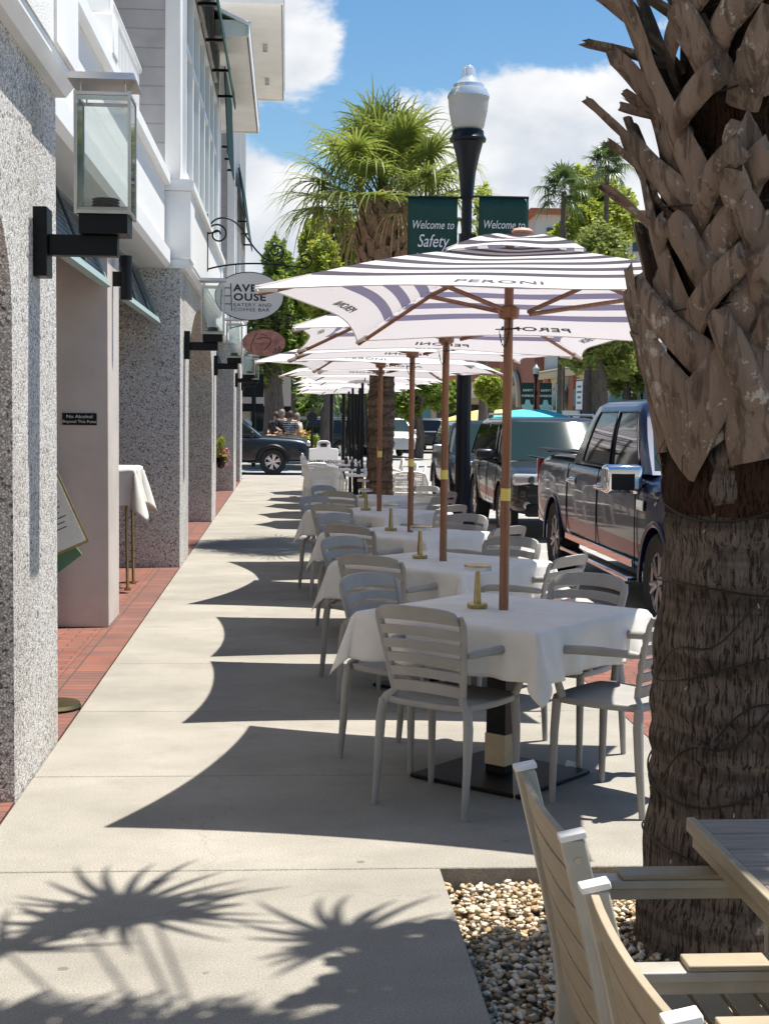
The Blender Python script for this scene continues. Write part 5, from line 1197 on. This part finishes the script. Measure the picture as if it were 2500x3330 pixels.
# yellow and teal parasols across the street
def far_parasol(lab,u,y,mat,W=1.9):
    x=at(u,y); zt=zat(884,u,y); t=thing('patio_umbrella',lab,'umbrella',(x,y,0),group='coloured parasols across the street'); N=8; P=[]
    for i in range(6): P.append([(W*i/5*math.cos(2*PI*j/32),W*i/5*math.sin(2*PI*j/32),zt-.55*(i/5)**1.4+.06*(i/5)*math.cos(2*PI*j/4)) for j in range(32)])
    obj('canopy',MB().grid(P,closed=True),M[mat],t,smooth=180); obj('pole',MB().cyl((0,0,-.1),(0,0,zt),.04),M['blackmetal'],t)
far_parasol('left yellow parasol across the street behind the parked cars',1048,60,'yellow'); far_parasol('right yellow parasol across the street, touching the teal ones',1083,64,'yellow'); far_parasol('left teal parasol across the street above the parked cars',1128,58,'teal'); far_parasol('right teal parasol across the street above the parked cars',1166,62,'teal',1.8)
far_parasol('middle teal parasol between the other two teal ones',1147,66,'teal',1.6)
# planting, poles, clutter near the crossing
def bush(lab,u,y,vt,w,mat,n=900,ls=.06,fl=None,seed=1):
    x=at(u,y); h=zat(vt,u,y); t=thing('flowering_shrub' if fl else 'shrub',lab,'shrub',(x,y,0)); obj('foliage',leaves(MB(),clumpset((0,0,h*.55),w,h*.5,7,seed),n,ls,seed),M[mat],t)
    if fl: obj('flowers',leaves(MB(),clumpset((0,0,h*.62),w,h*.5,7,seed+1),n//2,ls*.8,seed+2),M[fl],t)
bush('yellow flowering shrub beyond the sandwich board',650,49,932,.75,'leaf_lime',900,.09,'flower_yellow',3)
pl=thing('flower_basket','pink and yellow flowers spilling from a small wall basket beyond the third pier','plant',(-1.36,29.85,.05)); pl.scale=(.62,.62,1); obj('basket',MB().lathe([(0,.42),(.10,.45),(.2,.62),(.2,.66),(0,.66)],n=18),M['blackmetal'],pl,smooth=40)
obj('foliage',leaves(MB(),clumpset((.02,-.1,.80),.24,.34,7,4),600,.045,4),M['leaf_lime'],pl); obj('flowers',leaves(MB(),clumpset((.12,-.12,.62),.24,.3,6,5),130,.035,6),M['pink'],pl)
sp=thing('sign_post','dark traffic signal and sign post beyond the end of the arcade','sign post',(at(548,44),44,0)); obj('pole',MB().cyl((0,0,0),(0,0,3.4),.07),M['blackmetal'],sp); obj('sign_panel',MB().box(-.62,.30,-.05,-.0,2.15,2.85).box(-.75,.30,-.05,0,1.72,1.95),M['blackmetal'],sp); obj('crosswalk_signal',MB().prism([(-.32,1.10),(-.05,1.10),(-.05,1.38),(-.185,1.5),(-.32,1.38)],-.1,-.06,'y'),M['paper'],sp)
for u,y,h,l in ((742,36.,3.0,'slim black post right of the sandwich board'),(716,38.,2.9,'slim dark signpost behind the sandwich board')):
    o=obj('post',MB().cyl((0,0,0),(0,0,h),.05,n=10).lathe([(.08,0),(.08,.1),(.05,.14)],n=12),M['blackmetal'],smooth=40); o.location=(at(u,y),y,0); tag(o,l,'post')
ps=thing('street_sign','round dark road sign on a post near the white cars','road sign',(at(674,40),40,0)); obj('post',MB().cyl((0,0,0),(0,0,1.6),.03),M['blackmetal'],ps); obj('disc',MB().prism([(.15*math.cos(2*PI*i/24),1.55+.15*math.sin(2*PI*i/24)) for i in range(24)],-.06,-.04,'y'),pm('sign_blue',(.008,.012,.025),.6),ps)
bs=thing('shop_sign','small white shop sign over the distant white cars','sign',(at(702,90),90,0)); obj('board',MB().box(-1.2,1.2,0,.1,3.3,4.3),M['white_paint'],bs); obj('awning',MB().box(-1.25,1.25,-.5,0,2.7,3.2),M['glassblue'],bs); tt=MB(); text_on(tt,'SHOP',.5,lambda a,b:(a,-.02,b+3.8)) if False else tt.box(-.8,.8,-.02,-.01,3.75,3.95); obj('print',tt,M['ink'],bs); obj('pole',MB().cyl((-1,.05,0),(-1,.05,3.3),.06).cyl((1,.05,0),(1,.05,3.3),.06),M['blackmetal'],bs)
ns=thing('parking_sign','small white parking notice on a grey pole across the street','road sign',(at(1213,70),70,0)); obj('pole',MB().cyl((0,0,-.1),(-.1,0,6.2),.22,.16),M['treebark'],ns); obj('plate',MB().box(-.75,.75,-.3,-.26,1.0,2.0),M['white_paint'],ns); tt=MB(); tt.box(-.5,.5,-.32,-.305,1.6,1.75).box(-.6,.6,-.32,-.305,1.25,1.4); obj('print',tt,M['awning'],ns)
# dark furled umbrellas between the round ones
for u,y,l in ((765,33,'dark furled umbrella left of the palm trunk'),(778,31,'second dark furled umbrella right against the palm trunk')):
    t=thing('furled_umbrella',l,'umbrella',(at(u,y),y,0)); obj('pole',MB().cyl((0,0,0),(0,0,2.6),.025),M['blackmetal'],t); obj('canopy',MB().lathe([(.03,.9),(.17,1.0),(.14,1.6),(.09,2.2),(.02,2.6)],n=12,mod=lambda a,z:1+.18*math.cos(a*6)),M['blackmetal'],t,smooth=60)
# ------------------------------------------------------------------ people by the tree
def person(lab,u,y,pose,shirt,hair,rz=0,base=0):
    o=thing('person',lab,'person',(at(u,y),y,base),rz,group='people seated by the far tree')
    def skinned(nm,pts,edges,rad,mat,par):
        me=bpy.data.meshes.new(nm); me.from_pydata(pts,edges,[]); ob=bpy.data.objects.new(nm,me); COL.objects.link(ob)
        s=ob.modifiers.new('s','SKIN'); ob.modifiers.new('u','SUBSURF').levels=1
        for i,rr in enumerate(rad): me.skin_vertices[0].data[i].radius=(rr,rr)
        me.skin_vertices[0].data[0].use_root=True
        bpy.context.view_layer.update(); dg=bpy.context.evaluated_depsgraph_get(); m2=bpy.data.meshes.new_from_object(ob.evaluated_get(dg)); bpy.data.objects.remove(ob)
        m2.materials.clear(); m2.materials.append(mat)
        for p in m2.polygons: p.use_smooth=True
        q=bpy.data.objects.new(nm,m2); COL.objects.link(q); q.parent=par; return q
    z=.46 if pose=='sit' else .95
    pts=[(0,0,z),(0,0,z+.25),(0,0,z+.48),(0,-.01,z+.56),(0,-.015,z+.63),(0,-.01,z+.75),(-.18,0,z+.47),(-.24,-.05,z+.22),(-.16,-.25,z+.12),(-.12,-.33,z+.13),(.18,0,z+.47),(.24,-.05,z+.22),(.16,-.25,z+.12),(.12,-.33,z+.13)]
    ed=[(0,1),(1,2),(2,3),(3,4),(4,5),(2,6),(6,7),(7,8),(8,9),(2,10),(10,11),(11,12),(12,13)]; rad=[.15,.13,.12,.055,.09,.075,.055,.045,.034,.03,.055,.045,.034,.03]
    for s in (-1,1):
        k=len(pts)
        if pose=='sit': pts+=[(s*.09,-.02,z),(s*.12,-.44,z+.02),(s*.12,-.46,.06),(s*.12,-.60,.04)]
        else: pts+=[(s*.09,0,z-.06),(s*.1,-.02,.5),(s*.1,.02,.07),(s*.1,-.14,.04)]
        ed+=[(0,k),(k,k+1),(k+1,k+2),(k+2,k+3)]; rad+=[.085,.065,.045,.035]
    b=skinned('body',pts,ed,rad,pm('skin',(.42,.24,.16),.5),o)
    skinned('shirt',[(0,0,z-.02),(0,0,z+.25),(0,0,z+.46),(-.19,0,z+.46),(-.25,-.05,z+.24),(.19,0,z+.46),(.25,-.05,z+.24)],[(0,1),(1,2),(2,3),(3,4),(2,5),(5,6)],[.185,.165,.15,.095,.075,.095,.075],shirt,o)
    obj('hair',MB().lathe([(0,.16),(.07,.13),(.105,.05),(.10,-.05),(.085,-.09)],(0,.02,z+.70),14),hair,o,smooth=60)
stp=mat_brick('striped_shirt',(.03,.03,.04),(.03,.03,.04),(.6,.6,.6),9,.07,ms=.014,plane=(PI/2,0,0)); hb=pm('hair_brown',(.05,.03,.02),.6); hg=pm('hair_grey',(.2,.17,.14),.6); dk=pm('shirt_dark',(.03,.028,.03),.8); wh=pm('shirt_white',(.5,.45,.42),.8)
person('person in a striped shirt sitting nearest the tree, right of the group',628,47.5,'sit',stp,hb,2.6,.45); person('person with grey brown hair in dark clothes, middle of the seated group',610,48,'sit',dk,hg,.4,.5); person('person in dark clothes at the left of the seated group',596,48.5,'sit',dk,hb,-.5,.42); person('person in pale clothing just right of the striped shirt',643,49,'stand',wh,hg,1.2,-.1)
wl_=thing('low_wall','low stone wall under the seated people','wall',(at(615,48.2),48.2,-.05)); obj('wall',MB().box(-1.0,.75,-.25,.35,0,.93),M['curb'],wl_,bevel=.03)
# ------------------------------------------------------------------ vehicles
def lp(a,b,t): return a+(b-a)*t
def make_car(name,lab,cat,S_,paint,loc,rz,G_,wheels,R,wx,wins=((.03,.47),(.50,.83),(.86,.97)),rim='rim',bed=None,rails=False,rimw=.62,group=None,arch=1.12,glass=None,detail=True,hl=None,winv=(.10,.86)):
    """S_: stations (y,halfw,ztop,zsh,zbot). faces +Y"""
    o=thing(name,lab,cat,loc,rz,group); glass=glass or M['carglass']
    rows=[]
    for (y,w,zt,zs,zb) in S_:
        zm=(zs+zb)/2; h=[(w*.0,zt),(w*.55,zt-.004),(w*.86,zt-.022),(w*.965,zs),(w*.995,zs-.10),(w*1.0,zm),(w*.985,zb+.12),(w*.93,zb),(0,zb)]
        rows.append([(x,y,z) for x,z in h]+[(-x,y,z) for x,z in h[-2:0:-1]])
    mb=MB().grid(rows,closed=True); mb.add(rows[0],[tuple(range(len(rows[0])))]); mb.add(rows[-1],[tuple(range(len(rows[0])))])
    b=obj('body',mb,paint,o,smooth=180)
    ss=b.modifiers.new('u','SUBSURF'); ss.levels=2; ss.render_levels=2
    cut=[]
    c=MB()
    for wy in wheels:
        for s in (-1,1): c.prism([(wy+R*arch*math.cos(2*PI*i/40),R+.01+R*arch*math.sin(2*PI*i/40)) for i in range(40)],s*(wx-.26),s*(wx+.4),'x')
    if bed: c.box(-bed[2],bed[2],bed[0],bed[1],bed[3],3)
    co_=obj('cut',c,M['blackmetal'],o); bo_=b.modifiers.new('b','BOOLEAN'); bo_.object=co_; bo_.solver='EXACT'
    bpy.context.view_layer.update(); dg=bpy.context.evaluated_depsgraph_get(); m2=bpy.data.meshes.new_from_object(b.evaluated_get(dg)); b.modifiers.clear(); b.data=m2; m2.set_sharp_from_angle(angle=D2R(38)); bpy.data.objects.remove(co_)
    # greenhouse
    yr,yf,wb,zb,yr2,yf2,wr,zr=G_
    g=MB(); ringb=[]; 
    def sidept(u,v,s=1,off=0):
        y=lp(lp(yr,yf,u),lp(yr2,yf2,u),v); z=lp(zb,zr,v); x=lp(wb,wr,v)+.03*math.sin(PI*v*.9); return (s*(x+off),y,z)
    lv=[0,.25,.5,.75,.93]; rows=[]
    def ring(v,infl=0,dz=0):
        y0=lp(yr,yr2,v)+infl; y1=lp(yf,yf2,v)-infl; x=lp(wb,wr,v)+.03*math.sin(PI*v*.9)-infl; z=lp(zb,zr,v)+dz; P=[]
        for i in range(9): P.append((x*(1-.0),lp(y0+.06,y1-.10,i/8),z))
        for i in range(9): xx=lp(x*.96,-x*.96,i/8); P.append((xx,y1+.05*(1-(xx/x)**2)*1.0,z))
        for i in range(9): P.append((-x,lp(y1-.10,y0+.06,i/8),z))
        for i in range(9): xx=lp(-x*.96,x*.96,i/8); P.append((xx,y0-.03*(1-(xx/x)**2),z))
        return P
    for v in lv: rows.append(ring(v))
    rows.append(ring(1.0,.05)); rows.append(ring(1.0,.18,.022)); rows.append(ring(1.0,.45,.035))
    g.grid(rows,closed=True); g.add(rows[-1],[tuple(range(36))]); obj('cab',g,paint,o,smooth=42)
    v0,v1=winv
    for s in (-1,1):
        for (u0,u1) in wins:
            R_=[[sidept(lp(u0,u1,i/6),lp(v0,v1,j/5),s,.007) for j in range(6)] for i in range(7)]; w_=obj('side_window',MB().grid(R_),glass,o,smooth=180)
            if detail:
                e=[sidept(u0,lp(v0,v1,j/5),s,.009) for j in range(6)]+[sidept(u1,lp(v1,v0,j/5),s,.009) for j in range(6)]; obj('window_trim',MB().tube(e+[e[0]],.010,5,caps=False),M['blackmetal'],w_,smooth=180)
    def fr(u,v,off=.012,rear=False):   # windscreen
        vv=lp(.06,.93,v); x=(lp(wb,wr,vv)-.055)*(2*u-1); y=lp(yf,yf2,vv)+.05*(1-(2*u-1)**2)+off; z=lp(zb,zr,vv)
        if rear: y=lp(yr,yr2,vv)-.03*(1-(2*u-1)**2)-off
        return (x,y,z)
    obj('windscreen',MB().grid([[fr(i/10,j/6) for j in range(7)] for i in range(11)]),M['windscreen'],o,smooth=180)
    obj('rear_window',MB().grid([[fr(i/10,lp(.15,.95,j/6),rear=True) for j in range(7)] for i in range(11)]),glass,o,smooth=180)
    for wy in wheels:
        for s in (-1,1):
            w_=obj('wheel',MB(),M['rubber'],o) if False else None
            t=obj('wheel',MB().add(*lathe_x(s*(wx-.12),wy,R,[(R*rimw,-.1),(R*.93,-.115),(R,-.085),(R,.085),(R*.93,.115),(R*rimw,.1)])),M['rubber'],o,smooth=40)
            rm=MB(); xo=s*(wx-.015); V=[]
            rm.add(*lathe_x(s*(wx-.12),wy,R,[(R*rimw*1.0,.10),(R*rimw*1.0,.085),(R*rimw*.93,.07),(R*rimw*.90,-.05)],s=s))
            for k in range(6):
                a=2*PI*k/6+.3; 
                for da in (-.16,.16):
                    p=Vector((s*(wx-.045),wy+R*.10*math.cos(a),R+R*.10*math.sin(a))); q=Vector((s*(wx-.035),wy+R*rimw*.95*math.cos(a+da),R+R*rimw*.95*math.sin(a+da))); rm.tube([p,q],[.03,.024],6,flat=.6,up=(1,0,0))
            rm.add(*lathe_x(s*(wx-.12),wy,R,[(.0001,.085),(R*.13,.085),(R*.16,.06)],s=s)); obj('rim',rm,M[rim],t,smooth=40)
            obj('hub_well',MB().add(*lathe_x(s*(wx-.12),wy,R,[(.0001,.02),(R*rimw*.9,.02)],s=s)),M['blackmetal'],t)
            n=24; fl=[ (s*(wx+.0),wy+R*(arch+.03)*math.cos(lp(-.12,PI+.12,i/n)),R+.01+R*(arch+.03)*math.sin(lp(-.12,PI+.12,i/n))) for i in range(n+1)]
            if detail: obj('wheel_arch',MB().tube(fl,.028,6,flat=.9),paint if rim!='tacoma' else M['blackmetal'],o,smooth=60)
    return o,sidept
def lathe_x(x,y,R,prof,s=1,n=36):
    V=[];F=[]
    for (r,h) in prof:
        for j in range(n): a=2*PI*j/n; V.append((x+h*s,y+r*math.cos(a),R+r*math.sin(a)))
    for i in range(len(prof)-1):
        for j in range(n): a=i*n+j;b=i*n+(j+1)%n; F.append((a,b,b+n,a+n))
    return V,F
def paint(nm,c,metal=.3): return pm(nm,c,.3,metal,coat=.55,spec=.35)
M['carglass']=pm('car_glass',(.006,.009,.009),.03,spec=.55); M['windscreen']=pm('windscreen',(.012,.028,.03),.05,spec=.3); M['rimdark']=pm('rim_dark',(.28,.28,.29),.3,.9)
navy=paint('navy_paint',(.004,.009,.04),.15); grey=paint('graphite_paint',(.03,.03,.029),.4); blk=paint('black_paint',(.012,.013,.016)); silver=paint('silver_paint',(.42,.43,.43),.6); white=paint('white_car_paint',(.7,.7,.7),0); slate=paint('slate_paint',(.010,.017,.024),.3)
# pickup: faces -Y so rz=pi ; local y forward
pkS=[(-2.98,.90,1.02,.98,.55),(-2.95,.97,1.32,1.22,.50),(-2.6,1.0,1.37,1.27,.46),(-1.5,1.01,1.37,1.27,.42),(-.9,1.01,1.37,1.26,.40),(.2,1.01,1.36,1.25,.38),(1.6,1.01,1.34,1.24,.38),(2.4,1.0,1.32,1.20,.40),(3.1,.99,1.28,1.18,.42),(3.5,.97,1.24,1.12,.42),(3.66,.93,1.14,1.06,.45),(3.7,.85,1.0,.94,.55)]
pk,sp_=make_car('pickup_truck','glossy navy blue crew cab pickup with chrome mirror parked at the kerb','pickup truck',pkS,navy,(4.02,14.20,-.15),PI,(-.85,2.35,.96,1.28,-.28,1.5,.78,1.92),(-1.70,2.78),.41,1.0,wins=((.17,.555),(.60,.93)),rim='rimdark',bed=(-2.82,-.95,.80,.9),winv=(.05,.84))
def onp(nm,mb,m,par=pk,**k): return obj(nm,mb,m,par,**k)
for s in (1,-1):
    for y in (.35,-.90+.02): pass
    for y in (.76,-.58):
        h=onp('door_handle',MB().tube([(s*1.015,y-.11,1.10),(s*1.05,y-.08,1.10),(s*1.05,y+.08,1.10),(s*1.015,y+.11,1.10)],.018,8,flat=1.2).obox((s*1.012,y,1.10),(.012,.26,.075)),M['chrome'],bevel=.004)
    m_=onp('wing_mirror',MB().obox((s*1.16,2.25,1.24),(.34,.17,.25)),M['chrome'],bevel=.045,seg=3); obj('mirror_face',MB().obox((s*1.17,2.338,1.22),(.20,.012,.14)),M['blackmetal'],m_,bevel=.005); obj('mirror_arm',MB().tube([(s*.96,2.25,1.2),(s*1.1,2.25,1.2)],.04,8),M['blackmetal'],m_)
    onp('running_board',MB().obox((s*.99,.6,.36),(.16,3.0,.05)),M['chrome'],bevel=.015)
    onp('sill_trim',MB().obox((s*1.012,.6,.50),(.02,2.95,.07)),M['chrome'],bevel=.006)
    for y in (2.12,.58,-.90):
        onp('door_seam',MB().tube([(s*1.004,y,.46),(s*1.012,y,.85),(s*1.008,y,1.12),(s*.985,y,1.27)],.005,4),M['blackmetal'])
    onp('tail_light',MB().obox((s*.93,-2.885,1.12),(.10,.10,.30)),pm('tail_red',(.35,.01,.015),.15,coat=1),bevel=.02)
    onp('fender_vent',MB().obox((s*1.012,2.3,1.02),(.015,.22,.09)),M['chrome'],bevel=.004)
    onp('bed_rail',MB().obox((s*.90,-1.9,1.385),(.14,2.0,.03)),M['blackmetal'],bevel=.01)
onp('tailgate_trim',MB().obox((0,-2.92,1.36),(1.7,.08,.04)),M['blackmetal'],bevel=.01); onp('rear_bumper',MB().obox((0,-2.98,.62),(1.85,.18,.24)),M['chrome'],bevel=.04)
sv='4'
suS=[(-2.38,.82,.85,.80,.5),(-2.35,.90,1.08,1.0,.42),(-2.1,.95,1.14,1.05,.38),(-1,.965,1.15,1.06,.34),(.3,.965,1.14,1.05,.34),(1.0,.96,1.13,1.03,.34),(1.6,.955,1.10,.99,.36),(2.05,.93,1.05,.93,.36),(2.3,.86,.97,.86,.36),(2.42,.72,.86,.78,.38)]
su,_=make_car('parked_suv','graphite grey suv with roof rails parked behind the navy pickup','suv',suS,grey,(4.10,22.15,-.15),PI,(-2.25,1.10,.92,1.08,-2.0,.42,.72,1.74),(-1.55,1.33),.39,.955)
for s in (1,-1):
    obj('roof_rail',MB().tube([(s*.68,.25,1.76),(s*.68,.15,1.81),(s*.68,-1.7,1.81),(s*.68,-1.85,1.76)],.018,8),M['steel'],su,smooth=60)
    h=obj('headlight',MB().obox((s*.70,2.27,.88),(.40,.22,.17),Matrix.Rotation(s*-.42,4,'Z')),M['headlight'] if 'headlight' in M else pm('headlight',(.55,.55,.55),.08,.4,coat=1),su,bevel=.05,seg=3); obj('lens',MB().lathe([(0,.0),(.05,0),(.055,.02),(0,.03)],n=16),M['glassdark'],h).matrix_local=Matrix.Translation((s*.66,2.40,.88))@Matrix.Rotation(-PI/2,4,'X')
    m_=obj('wing_mirror',MB().obox((s*1.10,.78,1.19),(.26,.13,.18)),grey,su,bevel=.05,seg=3); obj('mirror_arm',MB().tube([(s*.92,.78,1.10),(s*1.02,.78,1.15)],.03,6),M['blackmetal'],m_)
    obj('fog_light',MB().lathe([(0,0),(.055,0),(.055,.02),(0,.022)],n=16),M['steel'],su).matrix_local=Matrix.Translation((s*.72,2.40,.52))@Matrix.Rotation(-PI/2,4,'X')
    for y in (.15,-.85): obj('door_handle',MB().obox((s*.985,y,.97),(.03,.2,.035)),grey,su,bevel=.01)
    for y in (.98,.02,-.95): obj('door_seam',MB().tube([(s*.968,y,.42),(s*.972,y,.8),(s*.94,y,1.06)],.005,4),M['blackmetal'],su)
obj('grille',MB().obox((0,2.43,.74),(.95,.05,.26)),M['blackmetal'],su,bevel=.03); obj('lower_bumper',MB().obox((0,2.38,.46),(1.5,.12,.2)),M['blackmetal'],su,bevel=.05)
wp=obj('wiper',MB().tube([(.05,1.16,1.12),(.5,1.02,1.19)],.012,6).tube([(-.55,1.16,1.12),(-.1,1.03,1.19)],.012,6),M['blackmetal'],su)
c3,_=make_car('parked_suv','black suv parked behind the graphite one, half hidden by the lamp post','suv',suS,blk,(4.15,29.3,-.15),PI,(-2.25,1.10,.92,1.05,-2.0,.42,.72,1.66),(-1.5,1.33),.37,.955)
for s in (1,-1): obj('wing_mirror',MB().obox((s*1.08,.75,1.13),(.22,.12,.15)),silver,c3,bevel=.04,seg=3); obj('headlight',MB().obox((s*.70,2.27,.86),(.38,.2,.12),Matrix.Rotation(s*-.42,4,'Z')),M['steel'],c3,bevel=.04)
# cross street car, nose to the right (+X): local +Y -> +X : rz=-90
tc_,_=make_car('offroad_suv','dark slate pickup style suv nosing out of the side street at left','suv',[(y,w,zt+.03,zs+.02,zb) for y,w,zt,zs,zb in suS[:-3]]+[(2.1,.95,1.10,.98,.38),(2.36,.93,1.02,.90,.40),(2.44,.84,.92,.84,.42)],slate,(at(590,41.8)-1.33,42.6,-.15),-PI/2,(-2.25,1.0,.90,1.10,-2.0,.25,.72,1.72),(-1.5,1.33),.385,.955,rim='tacoma' if False else 'rim',rimw=.6)
obj('wheel_arch_trim',MB().tube([(.965,1.33+.47*math.cos(a),.4+.47*math.sin(a)) for a in [PI*i/16 for i in range(17)]],.05,6),M['blackmetal'],tc_,smooth=60)
for s in (-1,1): obj('headlight',MB().obox((s*.75,2.36,.92),(.3,.14,.14)),M['steel'],tc_,bevel=.03); obj('wing_mirror',MB().obox((s*1.08,.72,1.18),(.2,.14,.18)),slate,tc_,bevel=.04)
obj('front_bumper',MB().obox((0,2.42,.55),(1.7,.16,.3)),M['blackmetal'],tc_,bevel=.05)
def far_car(lab,u,y,p,rz,nm='parked_car',cat='car',lane=0,fine=False):
    c,_=make_car(nm,lab,cat,suS,p,(at(u,y),y,-.15),rz,(-2.25,1.10,.92,1.05,-2.0,.42,.72,1.66),(-1.5,1.33),.36,.955,group='cars down the street',detail=False); 
    for s in (-1,1): obj('headlight',MB().obox((s*.68,2.30,.84),(.34,.16,.12)),M['steel'],c,bevel=.03); obj('tail_light',MB().obox((s*.75,-2.33,.95),(.22,.1,.2)),pm('tail_red_far',(.3,.01,.01),.2),c,bevel=.03); obj('wing_mirror',MB().obox((s*1.05,.75,1.12),(.2,.12,.15)),p,c,bevel=.03)
far_car('white suv seen head on between the palm trunk and the wooden poles',838,62,white,PI+.12)
far_car('black suv seen from behind, right of the white oncoming one',915,70,blk,0)
far_car('silver suv seen from behind, next to the black one',945,76,silver,-.02)
far_car('white car seen head on behind the sandwich board',702,66,white,PI-.1)
far_car('dark car seen head on right of the white car behind the board',722,60,slate,PI)
far_car('red car half hidden behind the furled umbrellas',774,74,paint('red_paint',(.35,.012,.018),.1),PI)
far_car('dark green car behind the sandwich board posts',752,66,slate,PI)
far_car('dark car parked left of the yellow shrub',655,58,blk,PI/2)
far_car('silver suv parked far behind the black poled umbrellas',790,84,silver,PI)
# furniture prototype clean up: nothing left at the origin
bpy.context.view_layer.update()
